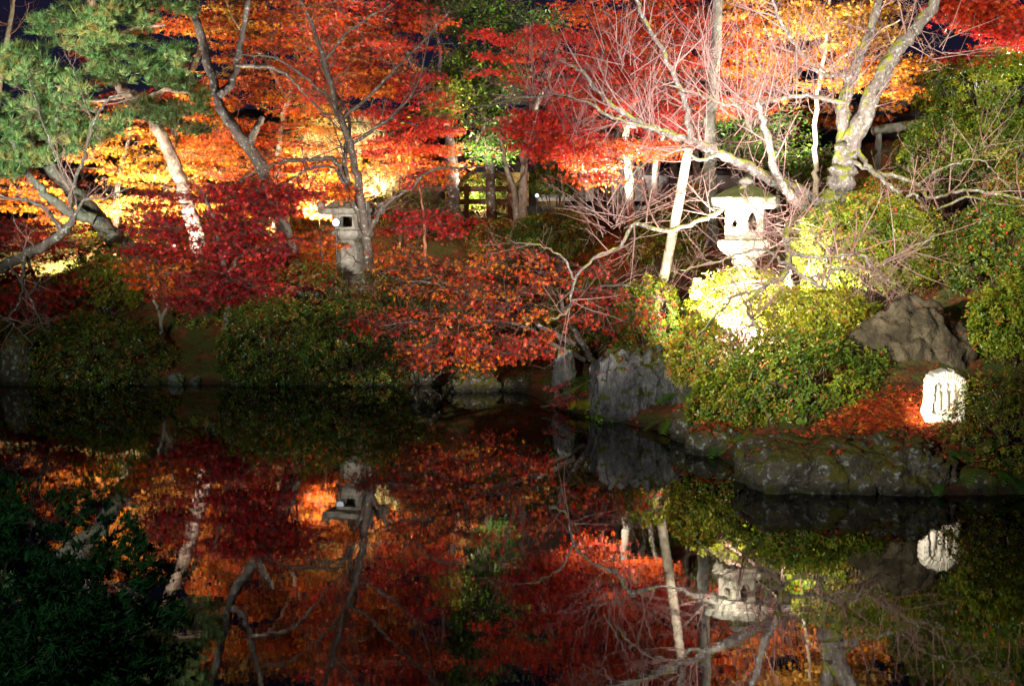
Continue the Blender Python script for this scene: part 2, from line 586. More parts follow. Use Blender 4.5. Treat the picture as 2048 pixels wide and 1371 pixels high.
SHORE = np.array([(-60, 19.0), (-14, 18.6)] + [tuple(on_water(*p)) for p in SHORE_PX] + [(9, 10.4), (60, 11)])
PROF_S = [-4, -0.5, 0.0, 0.12, 0.5, 1.05, 2.4, 5, 8, 14, 40, 90, 200]
PROF_Z = [-1.2, -0.5, -0.02, 0.12, 0.27, 0.5, 1.2, 2.15, 2.62, 3.0, 3.8, 9, 26]


def shore_dist(x, y):
    x, y = np.asarray(x, dtype=float), np.asarray(y, dtype=float)
    best = np.full(x.shape, 1e9)
    for a, b in zip(SHORE[:-1], SHORE[1:]):
        d = b - a
        t = np.clip(((x - a[0]) * d[0] + (y - a[1]) * d[1]) / (d @ d), 0, 1)
        best = np.minimum(best, np.hypot(x - a[0] - t * d[0], y - a[1] - t * d[1]))
    return np.where(y > np.interp(x, SHORE[:, 0], SHORE[:, 1]), best, -best)


def sstep(a, b, x):
    t = np.clip((x - a) / (b - a), 0, 1)
    return t * t * (3 - 2 * t)


def near_edge(x):
    return 3.9 + 1.3 * sstep(-1.0, -2.2, -np.abs(x + 2.6) + 0) * 0 + 1.2 * np.exp(-((x + 2.3) / 1.0) ** 2)


def ground_z(x, y):
    x, y = np.asarray(x, dtype=float), np.asarray(y, dtype=float)
    s = shore_dist(x, y)
    z = np.interp(s, PROF_S, PROF_Z)
    z = z + 1.5 * sstep(4.5, 8.0, x) * sstep(3.0, 9.0, s)
    z = z + np.where(s > 0.3, 0.06 * np.sin(x * 1.9 + 0.7) * np.sin(y * 1.6), 0) * sstep(0.3, 2, s)
    s2 = near_edge(x) - y
    z2 = np.interp(s2, [-3, 0, 0.3, 1.5, 60], [-1.2, -0.05, 0.25, 0.72, 0.9])
    return np.maximum(z, z2)


def gz(x, y):
    return float(ground_z(np.array([x]), np.array([y]))[0])


def hit(px, py, ymin=6.0, ymax=60):
    ys = np.linspace(ymin, ymax, 2400)
    x, y, z = ray(px, py)
    t = ys / y
    d = CAMZ + z * t - np.maximum(ground_z(x * t, ys), 0)
    i = np.argmax(d <= 0) if (d <= 0).any() else -1
    return np.array((x * t[i], ys[i], CAMZ + z * t[i]))


def axis(*segs):
    return np.unique(np.concatenate([np.arange(a, b, st) for a, b, st in segs]))


gx = axis((-160, -40, 12), (-40, -12, 1.5), (-12, 12, 0.16), (12, 40, 1.5), (40, 161, 12))
gy = axis((-30, 0, 3), (0, 8, 0.3), (8, 20, 0.14), (20, 32, 0.4), (32, 60, 3), (60, 240, 12))
GX, GY = np.meshgrid(gx, gy)
GZ = ground_z(GX, GY)
grng = np.random.default_rng(5)
GZ += grng.normal(0, 0.012, GZ.shape) * (np.abs(GX) < 13)
nx, ny = len(gx), len(gy)
ii = (np.arange(ny - 1)[:, None] * nx + np.arange(nx - 1)[None]).ravel()
ground = build("ground", np.stack([GX, GY, GZ], -1).reshape(-1, 3), [np.stack([ii, ii + 1, ii + nx + 1, ii + nx], -1)], M_SOIL)
tag(ground, kind="structure")
wv = np.array([(-60, 1, 0), (60, 1, 0), (60, 30, 0), (-60, 30, 0)], dtype=float)
water = build("water", wv, [np.array([[0, 1, 2, 3]])], M_WATER, smooth=False)
tag(water, kind="structure")


ROCK_TOPS = []


def fallen_leaves():
    rng = np.random.default_rng(11)
    n = 26000
    x, y = rng.uniform(-9.5, 9.5, n), rng.uniform(10, 28, n)
    s = shore_dist(x, y)
    keep = (s > 0.08) & (s < 11)
    x, y = x[keep], y[keep]
    xs, ys = rng.uniform(0.3, 7, 9000), rng.uniform(9.8, 16, 9000)
    ss = shore_dist(xs, ys)
    ks = (ss > 0.02) & (ss < 1.6)
    x, y = np.concatenate([x, xs[ks]]), np.concatenate([y, ys[ks]])
    c = hit(1790, 838)
    m = 3400
    x2, y2 = rng.normal(c[0], 0.34, m), rng.normal(c[1], 0.22, m)
    k2 = shore_dist(x2, y2) > 0.05
    x2, y2 = x2[k2], y2[k2]
    X, Yy = np.concatenate([x, x2]), np.concatenate([y, y2])
    v = np.concatenate([np.clip(rng.normal(0.38, 0.24, len(x)), 0, 1), np.clip(rng.normal(0.72, 0.15, len(x2)), 0, 1)])
    Z = ground_z(X, Yy) + rng.uniform(0.01, 0.035, len(X))
    RT = np.concatenate(ROCK_TOPS)
    RT = RT[rng.integers(0, len(RT), 1500)] + rng.normal(0, 0.012, (1500, 3)) + (0, 0, 0.022)
    PP_ = np.vstack([np.stack([X, Yy, Z], -1), RT])
    v = np.concatenate([v, np.clip(rng.normal(0.45, 0.25, len(RT)), 0, 1)])
    nor = rng.normal(0, 0.35, (len(PP_), 3)) + (0, 0, 1)
    V, T, A = scatter(rng, PP_, nor, rng.uniform(0.03, 0.055, len(PP_)), MAPLE5, v)
    o = build("fallen_leaves", V, [T], M_LITTER, attr=A, smooth=False)
    tag(o, "red and brown fallen maple leaves strewn over the sloping bank", "leaves", kind="stuff")



# ------------------------------------------------------------------ trees
def px_path(pts, Y):
    Ys = Y if isinstance(Y, (list, tuple)) else [Y] * len(pts)
    if len(Ys) == 2 and len(pts) != 2:
        Ys = np.linspace(Ys[0], Ys[1], len(pts))
    return np.array([at(p[0], p[1], yy) for p, yy in zip(pts, Ys)])


def grow(T, rng, P, R, n, L, lvl, t0=0.2, up=0.25, wander=0.16, side=1.0, k=4, rmul=0.5, taper=0.3, kids=4, rmax=0.02, tips=None):
    m = len(P)
    for i in range(n):
        t = rng.uniform(t0, 1.0) * (m - 1)
        j = min(int(t), m - 2)
        f = t - j
        p = P[j] * (1 - f) + P[j + 1] * f
        tan = nrm(P[j + 1] - P[j])
        r = R[j] * (1 - f) + R[j + 1] * f
        d = nrm(tan * 0.7 + nrm(rng.normal(0, 1, 3)) * side + np.array((0, 0, up)))
        ln = L * rng.uniform(0.45, 1.2)
        st = 6 if lvl > 1 else 5
        pts = [p]
        dd = d.copy()
        for q in range(st - 1):
            dd = nrm(dd + rng.normal(0, wander, 3) + np.array((0, 0, up * 0.12)))
            pts.append(pts[-1] + dd * ln / (st - 1))
        pts = np.array(pts)
        r0 = min(r * rmul, rmax, 0.004 + ln * 0.012)
        rr = np.linspace(r0, max(r0 * taper, 0.0016), st)
        T.add(pts, rr, k=k)
        if tips is not None:
            tips.append(pts)
        if lvl > 1:
            grow(T, rng, pts, rr, kids, L * 0.5, lvl - 1, 0.25, up, wander, side, 3, 0.6, taper, max(2, kids - 1), rmax, tips)


def canopy_tree(name, label, cat, limbs, regions, seed, leaf=MAPLE5, lsize=0.058, mat=None, bark=None, twig=None,
                group=None, pad=(0.30, 0.62), flat=0.20, per=135, droop=0.35, bare=0.7, bareL=0.8, crown_name="crown", twigs=6, dv2=0.06, upn=0.45):
    """limbs: (pts, Y, r0, r1); regions: (px, py, rx, ry, Y, dY, pads, v, dv)"""
    mat = mat or M_MAPLE
    bark = bark or M_BARK
    twig = twig or M_TWIG
    rng = np.random.default_rng(seed)
    trunk, br = Tubes(), Tubes()
    AP, AR = [], []
    first = None
    for pts, Y, r0, r1 in limbs:
        P = smooth_path(px_path(pts, Y), 6)
        P[1:-1] += rng.normal(0, 0.012, P[1:-1].shape)
        if first is None:
            first = P[0].copy()
            g = gz(P[0][0], P[0][1])
            if P[0][2] > g:
                P = np.vstack([[P[0][0], P[0][1], g - 0.15], P])
        R = np.linspace(r0, r1, len(P))
        trunk.add(P, R, k=12 if r0 > 0.06 else 8, bump=0.05, rng=rng)
        AP.append(P)
        AR.append(R)
        if bare:
            tl = np.linalg.norm(np.diff(P, axis=0), axis=1).sum()
            grow(br, rng, P, R, int(bare * tl), bareL, 3, t0=0.35, up=0.2, wander=0.18, kids=4)
    root = empty(name, (first[0], first[1], gz(first[0], first[1])), label, cat, group)
    pads = []
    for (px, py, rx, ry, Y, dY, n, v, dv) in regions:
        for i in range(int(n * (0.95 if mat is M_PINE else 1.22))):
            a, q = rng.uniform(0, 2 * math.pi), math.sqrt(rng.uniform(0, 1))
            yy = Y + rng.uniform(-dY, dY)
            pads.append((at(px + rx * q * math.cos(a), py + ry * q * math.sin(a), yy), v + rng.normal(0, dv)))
    A, RA = np.concatenate(AP), np.concatenate(AR)
    pads.sort(key=lambda p: np.min(np.linalg.norm(A - p[0], axis=1)))
    lp, ln_, lv, ls = [], [], [], []
    for c, v in pads:
        s = rng.uniform(*pad)
        dist = np.linalg.norm(A - c, axis=1) + 0.9 * np.maximum(0, A[:, 2] - c[2]) + 0.25 * np.linalg.norm(A[:, :2] - c[:2], axis=1)
        j = int(np.argmin(dist))
        p0, rp = A[j], RA[j]
        d = np.linalg.norm(c - p0)
        mid = (p0 + c) / 2 + np.array((0, 0, 0.10 * d)) + rng.normal(0, 0.08, 3) * d
        t = np.linspace(0, 1, 7)[:, None]
        P = (1 - t) ** 2 * p0 + 2 * t * (1 - t) * mid + t * t * c
        r0 = min(0.7 * rp, 0.006 + 0.012 * d)
        R = np.linspace(r0, 0.004, 7)
        br.add(P, R, k=5)
        A = np.vstack([A, P[2:]])
        RA = np.concatenate([RA, R[2:]])
        tw = []
        a0 = rng.uniform(0, 6.28)
        for q in range(twigs):
            a = a0 + q * 6.28 / twigs + rng.normal(0, 0.3)
            l = s * rng.uniform(0.6, 1.1)
            e = c + np.array((math.cos(a) * l, math.sin(a) * l, rng.normal(-0.1, 0.4) * flat * s))
            mm = (c + e) / 2 + np.array((0, 0, 0.08 * s)) + rng.normal(0, 0.03, 3)
            tt = np.linspace(0, 1, 5)[:, None]
            W = (1 - tt) ** 2 * c + 2 * tt * (1 - tt) * mm + tt * tt * e
            br.add(W, np.linspace(0.0060, 0.0022, 5), k=3)
            for zz in range(2):
                e2 = e + rng.normal(0, 0.16, 3) * s
                br.add(np.array([mm, (mm + e2) / 2 + rng.normal(0, 0.02, 3), e2]), np.array([0.0045, 0.0035, 0.0018]), k=3)
            tw.append((c, mm, e))
        m = int(0.62 * per * (s / 0.42) ** 1.5 * rng.uniform(0.7, 1.25))
        qi = rng.integers(0, twigs, m)
        tt = rng.uniform(0.15, 1.08, (m, 1))
        C0, C1, C2 = (np.array([tw[q][z] for q in qi]) for z in (0, 1, 2))
        pos = (1 - tt) ** 2 * C0 + 2 * tt * (1 - tt) * C1 + tt * tt * C2
        pos = pos + rng.normal(0, 1, (m, 3)) * np.array((0.16, 0.16, flat * 0.24)) * s * 1.2 - np.array((0, 0, 0.02))
        lp.append(pos)
        nn = nrm(rng.normal(0, 1, (m, 3))) * (1 - upn) + np.array((0, 0, upn)) + np.array((0, -droop, 0)) * rng.uniform(0, 1, (m, 1))
        ln_.append(nn)
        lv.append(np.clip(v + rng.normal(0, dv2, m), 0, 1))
        ls.append(lsize * rng.uniform(0.7, 1.25, m))
    trunk.build("trunk", bark, root)
    br.build("branches", twig, root)
    if lp:
        V, T, Aa = scatter(rng, np.concatenate(lp), np.concatenate(ln_), np.concatenate(ls), leaf, np.concatenate(lv))
        build(crown_name, V, [T], mat, root, attr=Aa, smooth=False)
    return root


def maple(label, limbs, regions, seed, group="maples in autumn leaf", **kw):
    return canopy_tree("maple_tree", label, "maple", limbs, regions, seed, group=group, **kw)


# --- the maples at the left
maple("grey trunked orange maple forking low above its leaning trunk, left of the dark slender trunk",
      [([(592, 525), (572, 470), (556, 420), (520, 330), (490, 285), (450, 230), (432, 185), (408, 90), (380, 0), (360, -90)], 21.9, 0.15, 0.06),
       ([(437, 192), (462, 165), (476, 110), (490, 40), (505, -50)], 21.85, 0.085, 0.04),
       ([(498, 296), (512, 262), (524, 236)], 21.9, 0.07, 0.055),
       ([(432, 185), (428, 168), (434, 142)], 21.9, 0.05, 0.03),
       ([(470, 130), (560, 140), (620, 200), (680, 260)], [21.8, 22.4], 0.04, 0.012)],
      [(560, 150, 170, 120, 23.0, 0.8, 54, 0.66, 0.09), (600, 40, 150, 60, 23.4, 0.8, 22, 0.60, 0.1),
       (500, 335, 150, 90, 22.8, 0.8, 44, 0.64, 0.08), (640, 330, 90, 80, 22.6, 0.6, 24, 0.68, 0.1),
       (420, 260, 60, 60, 22.6, 0.6, 10, 0.62, 0.06)], 101, per=100)
maple("yellow stemmed twiggy maple glowing amber high between the pine and the forked grey trunk",
      [([(545, 470), (556, 300), (575, 200), (610, 130), (640, 60)], 23.6, 0.07, 0.02),
       ([(575, 200), (530, 120), (480, 60), (450, 0)], 23.6, 0.04, 0.015)],
      [(470, 80, 90, 80, 23.9, 0.7, 20, 0.80, 0.06), (430, 190, 60, 80, 23.8, 0.6, 12, 0.74, 0.07), (590, 240, 80, 60, 24, 0.5, 14, 0.78, 0.08)],
      102, per=60, bare=4, bareL=0.9, bark=M_POLE, twig=plain_mat("yellow_twig_bark", (0.42, 0.27, 0.04), 0.6))
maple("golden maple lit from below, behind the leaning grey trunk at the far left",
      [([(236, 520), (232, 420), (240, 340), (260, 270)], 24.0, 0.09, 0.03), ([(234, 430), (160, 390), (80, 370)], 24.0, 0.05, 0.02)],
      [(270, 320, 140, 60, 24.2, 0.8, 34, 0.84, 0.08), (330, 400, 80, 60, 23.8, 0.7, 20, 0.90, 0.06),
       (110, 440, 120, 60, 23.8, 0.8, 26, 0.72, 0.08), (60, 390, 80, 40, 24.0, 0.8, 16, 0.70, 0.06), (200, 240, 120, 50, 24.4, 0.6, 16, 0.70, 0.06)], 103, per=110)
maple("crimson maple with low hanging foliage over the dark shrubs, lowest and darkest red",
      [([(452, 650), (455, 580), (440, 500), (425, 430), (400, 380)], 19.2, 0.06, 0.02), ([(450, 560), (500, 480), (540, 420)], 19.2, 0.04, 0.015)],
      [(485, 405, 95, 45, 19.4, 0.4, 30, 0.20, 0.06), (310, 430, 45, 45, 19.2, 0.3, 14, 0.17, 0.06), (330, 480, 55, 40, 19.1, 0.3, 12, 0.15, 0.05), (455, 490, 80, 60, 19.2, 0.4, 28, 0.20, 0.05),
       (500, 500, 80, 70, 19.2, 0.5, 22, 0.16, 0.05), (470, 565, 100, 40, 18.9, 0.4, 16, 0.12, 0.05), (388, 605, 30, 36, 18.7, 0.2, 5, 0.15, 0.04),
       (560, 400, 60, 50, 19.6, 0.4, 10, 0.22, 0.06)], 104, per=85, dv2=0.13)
maple("small orange maple with twin pale stems above the left shrub",
      [([(322, 640), (312, 605), (306, 575), (296, 545)], 18.95, 0.035, 0.015), ([(324, 638), (336, 600), (330, 565), (345, 530)], 18.95, 0.035, 0.015)],
      [(325, 540, 75, 34, 19.0, 0.35, 20, 0.60, 0.06), (300, 570, 50, 14, 18.9, 0.2, 6, 0.64, 0.05), (360, 580, 40, 14, 18.9, 0.2, 5, 0.4, 0.05)],
      105, per=90, bark=M_GREYBARK, pad=(0.2, 0.36))
maple("scarlet maple spilling over the bank at the left edge of the pond",
      [([(100, 660), (84, 600), (60, 530), (40, 460)], 19.0, 0.05, 0.02), ([(80, 590), (10, 540), (-60, 500)], 18.9, 0.03, 0.012)],
      [(50, 490, 90, 50, 19.2, 0.5, 22, 0.33, 0.06), (50, 590, 80, 50, 18.8, 0.4, 16, 0.30, 0.06), (120, 600, 60, 40, 18.9, 0.4, 8, 0.45, 0.08),
       (-80, 520, 90, 90, 19.0, 0.5, 14, 0.34, 0.06)], 106, per=90)
maple("dark slender maple beside the shaded lantern, nearly bare with long arching boughs",
      [([(745, 605), (738, 540), (733, 480), (722, 400), (712, 340), (692, 262), (672, 215), (655, 140), (628, 60), (585, -40)], [20.3, 20.4], 0.098, 0.028),
       ([(734, 470), (708, 410), (692, 350), (690, 300), (700, 240), (650, 150), (640, 80)], [20.35, 20.7], 0.055, 0.016),
       ([(694, 370), (668, 322), (630, 318), (580, 322), (520, 340), (480, 362)], [20.4, 20.0], 0.05, 0.015),
       ([(700, 400), (660, 330), (560, 370), (540, 395)], [20.3, 19.9], 0.03, 0.012),
       ([(734, 480), (756, 430), (790, 395), (820, 380)], 20.3, 0.05, 0.02),
       ([(684, 240), (740, 190), (800, 130), (860, 70), (900, 20)], [20.4, 20.1], 0.035, 0.012),
       ([(700, 290), (760, 250), (830, 180), (860, 60)], [20.4, 20.9], 0.035, 0.01),
       ([(672, 215), (640, 180), (560, 120), (480, 110)], [20.4, 20.0], 0.035, 0.012),
       ([(650, 120), (700, 60), (780, 10)], [20.4, 20.2], 0.03, 0.012),
       ([(820, 380), (860, 340), (930, 335), (985, 330)], [20.3, 19.6], 0.03, 0.012)],
      [(700, 60, 120, 60, 20.8, 0.6, 12, 0.45, 0.08), (860, 360, 60, 20, 20.3, 0.3, 3, 0.3, 0.05)], 107, per=70, bare=5, bareL=0.75)
maple("tall red and orange maple with a straight dark trunk left of the rail fence",
      [([(908, 440), (905, 380), (905, 330), (893, 260), (860, 180), (810, 100), (760, 20)], 23.8, 0.15, 0.04),
       ([(893, 265), (800, 240), (740, 220)], [23.8, 23.2], 0.05, 0.015), ([(870, 200), (880, 100), (850, 0)], 23.8, 0.05, 0.02)],
      [(690, 110, 110, 70, 23.4, 0.7, 34, 0.56, 0.08), (800, 60, 80, 60, 23.4, 0.7, 20, 0.45, 0.08),
       (650, 160, 60, 50, 23.0, 0.5, 16, 0.42, 0.05), (740, 160, 70, 30, 23.0, 0.5, 14, 0.70, 0.05),
       (820, 230, 70, 90, 23.3, 0.6, 34, 0.36, 0.06), (790, 310, 60, 40, 23.1, 0.5, 14, 0.55, 0.12), (860, 300, 40, 70, 23.5, 0.4, 14, 0.6, 0.12),
       (640, 400, 70, 36, 22.6, 0.5, 14, 0.64, 0.06), (655, 385, 50, 18, 20.2, 0.25, 7, 0.62, 0.05)], 108, per=110)
maple("low scarlet dwarf maple on the brown slope behind the big overhanging maple",
      [([(850, 500), (848, 440), (838, 370)], 21.6, 0.035, 0.015)],
      [(830, 445, 85, 26, 21.7, 0.4, 24, 0.30, 0.05), (900, 450, 60, 22, 21.9, 0.4, 12, 0.36, 0.05)], 109, per=80, pad=(0.2, 0.38),
      bark=plain_mat("rust_bark", (0.30, 0.12, 0.06), 0.7))
maple("rusty dwarf maple on the slope left of the shaded lantern",
      [([(640, 585), (645, 520), (635, 470)], 20.6, 0.03, 0.012)],
      [(650, 480, 50, 30, 20.8, 0.4, 12, 0.62, 0.06), (610, 540, 60, 40, 20.3, 0.4, 14, 0.48, 0.08), (790, 540, 50, 30, 20.3, 0.4, 8, 0.42, 0.08)],
      110, per=80, pad=(0.2, 0.36))
# --- centre and right maples
maple("coral red maple with pale straight twin trunks right of the small lit lamp",
      [([(1044, 452), (1046, 400), (1048, 330), (1056, 250), (1090, 170), (1120, 80)], 22.4, 0.10, 0.03),
       ([(1032, 455), (1030, 390), (1014, 335), (1000, 270)], 22.4, 0.07, 0.03), ([(1056, 250), (1120, 210), (1200, 180)], [22.4, 21.0], 0.04, 0.012)],
      [(1100, 250, 90, 55, 21.2, 0.5, 40, 0.36, 0.05), (1140, 290, 60, 30, 21.0, 0.4, 14, 0.42, 0.05),
       (1150, 130, 120, 70, 21.6, 0.7, 30, 0.37, 0.05), (1030, 110, 80, 70, 21.8, 0.6, 12, 0.34, 0.05), (1180, 330, 40, 40, 20.8, 0.4, 10, 0.52, 0.04)],
      111, per=130, bark=M_GREYBARK)
maple("brightly lit salmon maple crowning the middle, behind the prop pole",
      [([(1262, 420), (1258, 330), (1258, 240), (1290, 150), (1320, 60)], 22.0, 0.10, 0.03), ([(1258, 250), (1330, 240), (1400, 200)], [22, 21], 0.05, 0.015),
       ([(1310, 412), (1312, 340), (1330, 260), (1350, 180)], 22.2, 0.07, 0.03)],
      [(1290, 100, 110, 80, 21.6, 0.7, 44, 0.50, 0.06), (1240, 190, 100, 40, 21.4, 0.6, 26, 0.46, 0.06), (1325, 235, 50, 32, 21.0, 0.4, 14, 0.40, 0.05),
       (1260, 300, 90, 18, 20.8, 0.4, 18, 0.58, 0.04), (1270, 20, 140, 40, 22, 0.6, 26, 0.52, 0.06), (1400, 90, 60, 60, 21.6, 0.6, 18, 0.46, 0.06), (1390, 200, 30, 60, 21.4, .4, 8, 0.46, 0.05)],
      112, per=120, bark=M_GREYBARK)
maple("golden orange maple high on the right behind the bare gnarled tree",
      [([(1632, 372), (1630, 300), (1634, 200), (1650, 100), (1660, 0)], 20.6, 0.055, 0.025), ([(1640, 150), (1720, 90), (1800, 40)], [20.6, 20.2], 0.04, 0.012)],
      [(1560, 30, 120, 50, 21.0, 0.7, 34, 0.84, 0.06), (1720, 40, 90, 50, 20.8, 0.6, 26, 0.90, 0.05), (1720, 130, 70, 60, 20.8, 0.6, 22, 0.80, 0.05),
       (1800, 150, 36, 50, 20.6, 0.4, 12, 0.77, 0.04), (1470, 90, 60, 70, 21.2, 0.6, 16, 0.62, 0.06), (1490, 200, 60, 60, 21.4, 0.5, 12, 0.55, 0.06), (1440, 40, 60, 40, 21.4, 0.5, 12, 0.52, 0.05), (1560, 130, 80, 50, 21.2, 0.5, 14, 0.70, 0.05)],
      113, per=110, bark=M_POLE)
maple("pinkish red maple reaching in above the hillside azaleas at the upper right corner",
      [([(2180, 330), (2150, 200), (2090, 110), (2020, 60)], [18.6, 18.0], 0.09, 0.03)],
      [(1960, 30, 70, 36, 18.0, 0.4, 22, 0.40, 0.06), (2040, 60, 60, 40, 18.2, 0.4, 16, 0.33, 0.05), (1960, 110, 40, 20, 18.2, 0.3, 3, 0.25, 0.05)],
      114, per=150)
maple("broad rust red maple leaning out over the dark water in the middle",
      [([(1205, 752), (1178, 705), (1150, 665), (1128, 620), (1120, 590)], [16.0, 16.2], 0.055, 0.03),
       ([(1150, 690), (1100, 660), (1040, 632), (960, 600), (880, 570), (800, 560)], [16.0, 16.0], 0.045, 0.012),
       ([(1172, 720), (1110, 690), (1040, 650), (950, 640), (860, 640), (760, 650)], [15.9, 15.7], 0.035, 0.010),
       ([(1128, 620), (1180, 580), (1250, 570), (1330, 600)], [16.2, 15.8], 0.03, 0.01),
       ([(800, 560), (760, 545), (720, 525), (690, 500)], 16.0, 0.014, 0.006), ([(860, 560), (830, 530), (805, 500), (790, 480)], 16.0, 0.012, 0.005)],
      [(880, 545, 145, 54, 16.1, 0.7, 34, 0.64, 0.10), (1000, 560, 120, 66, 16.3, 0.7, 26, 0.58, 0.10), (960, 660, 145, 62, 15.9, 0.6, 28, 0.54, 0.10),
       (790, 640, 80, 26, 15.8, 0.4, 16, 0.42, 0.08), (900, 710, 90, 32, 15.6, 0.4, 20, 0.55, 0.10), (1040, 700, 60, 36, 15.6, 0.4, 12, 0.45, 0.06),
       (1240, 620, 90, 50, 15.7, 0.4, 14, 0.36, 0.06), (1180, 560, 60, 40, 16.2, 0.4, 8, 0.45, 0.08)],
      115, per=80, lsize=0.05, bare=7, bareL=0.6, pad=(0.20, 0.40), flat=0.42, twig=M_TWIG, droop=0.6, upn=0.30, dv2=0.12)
maple("scarlet maple sapling hanging over the water left of the grey cliff rock",
      [([(1185, 760), (1160, 770), (1130, 790), (1100, 800)], [15.5, 15.2], 0.014, 0.006)],
      [(1130, 790, 50, 22, 15.2, 0.2, 9, 0.33, 0.06)], 116, per=60, pad=(0.14, 0.24), lsize=0.042)

maple("dim rust coloured maple filling the gap behind the golden maple and the pines",
      [([(330, 470), (335, 380), (350, 250), (380, 100)], 27.5, 0.12, 0.04)],
      [(250, 300, 200, 120, 27.5, 1.0, 22, 0.60, 0.08), (480, 350, 160, 90, 27.0, 1.0, 20, 0.58, 0.08), (380, 120, 200, 100, 27.5, 1, 12, 0.60, 0.08), (60, 330, 120, 120, 27.5, 1, 12, 0.55, 0.08)],
      160, per=110, lsize=0.085, bare=3, bareL=1.4)
maple("dim brown maple filling the background behind the slender dark maple",
      [([(690, 460), (685, 380), (680, 250), (660, 100)], 28.0, 0.12, 0.04)],
      [(660, 330, 150, 80, 28, 1.0, 22, 0.60, 0.08), (680, 150, 160, 120, 28.0, 1.0, 14, 0.57, 0.08), (820, 330, 90, 60, 28, 1, 12, 0.62, 0.08)],
      161, per=110, lsize=0.085, bare=4, bareL=1.4)
maple("dim rusty maple behind the salmon and coral maples",
      [([(1195, 430), (1200, 300), (1210, 150)], 27.0, 0.12, 0.04)],
      [(1180, 160, 170, 120, 27.0, 0.8, 22, 0.50, 0.08), (1380, 160, 140, 120, 26.5, 0.8, 20, 0.58, 0.08), (1230, 300, 150, 50, 27, 0.6, 14, 0.55, 0.08)],
      162, per=110, lsize=0.08, bare=4, bareL=1.2)
maple("dim orange maple behind the golden one, between the gnarled limbs",
      [([(1580, 400), (1585, 250), (1600, 100)], 26.0, 0.11, 0.04)],
      [(1560, 180, 130, 110, 26, 0.8, 20, 0.66, 0.08), (1700, 170, 110, 100, 25.5, 0.8, 16, 0.70, 0.08), (1640, 40, 180, 50, 26, 0.8, 8, 0.72, 0.08)],
      163, per=110, lsize=0.08, bare=4, bareL=1.2)
maple("high scarlet maple spray hanging in from the top edge over the grey forked trunk",
      [([(330, 480), (345, 300), (400, 100), (470, -60)], 24.6, 0.10, 0.04)],
      [(420, 30, 120, 40, 24.4, 0.6, 26, 0.58, 0.07), (600, 20, 120, 40, 24.4, 0.6, 26, 0.48, 0.06), (800, 15, 90, 40, 24.4, 0.6, 18, 0.42, 0.06), (660, 70, 60, 30, 24.0, 0.4, 12, 0.66, 0.06)],
      164, per=110, bare=2)
# --- evergreen, pale pine and background trees
canopy_tree("evergreen_tree", "green broadleaf tree standing between the red maples, left of the bare tree's tips", "tree",
            [([(985, 445), (978, 330), (965, 200), (945, 80), (930, -40)], 25.0, 0.12, 0.05)],
            [(930, 20, 100, 60, 24.6, 0.8, 40, 0.35, 0.12), (1000, 120, 60, 60, 24.6, 0.5, 14, 0.4, 0.1), (950, 160, 80, 60, 24.4, 0.7, 34, 0.50, 0.12), (890, 190, 36, 40, 24.0, 0.5, 14, 0.78, 0.08),
             (985, 265, 60, 50, 24.2, 0.6, 22, 0.36, 0.10), (1050, 40, 70, 40, 24.8, 0.6, 14, 0.3, 0.1)], 120, leaf=OVAL, lsize=0.085, mat=M_GREEN,
            per=110, flat=0.6)
canopy_tree("evergreen_tree", "dark green camellia like tree behind the prop pole and bare branches", "tree",
            [([(1560, 420), (1555, 340), (1560, 270)], 21.6, 0.06, 0.03)],
            [(1540, 280, 90, 60, 21.8, 0.6, 24, 0.25, 0.1), (1600, 340, 70, 50, 21.4, 0.5, 14, 0.35, 0.1), (1440, 270, 60, 50, 22.4, 0.5, 10, 0.25, 0.1)],
            121, leaf=OVAL, lsize=0.08, mat=M_GREEN, per=100, flat=0.6)
canopy_tree("pale_pine", "pale yellow pine with bright drooping needles behind the slender dark maple", "pine",
            [([(716, 440), (717, 370), (719, 300), (722, 230)], 25.6, 0.09, 0.04)],
            [(700, 275, 60, 28, 25.0, 0.5, 16, 0.6, 0.2), (750, 370, 60, 28, 25.0, 0.5, 12, 0.4, 0.2), (650, 300, 40, 30, 25.0, 0.4, 8, 0.7, 0.2)],
            122, leaf=LONGTUFT, lsize=0.30, mat=M_PALE, bark=M_POLE, per=26, droop=0.2)
canopy_tree("yellow_shrub_tree", "small yellow leaved tree beside the slender dark maple's fork", "tree",
            [([(800, 480), (805, 440), (800, 400)], 22.8, 0.03, 0.012)],
            [(790, 430, 50, 34, 22.8, 0.4, 14, 0.92, 0.1), (850, 420, 60, 34, 23.0, 0.4, 12, 0.30, 0.1), (860, 390, 50, 24, 23.0, 0.4, 8, 0.2, 0.1)],
            123, leaf=OVAL, lsize=0.06, mat=M_GREEN, per=90, flat=0.6, pad=(0.2, 0.36))
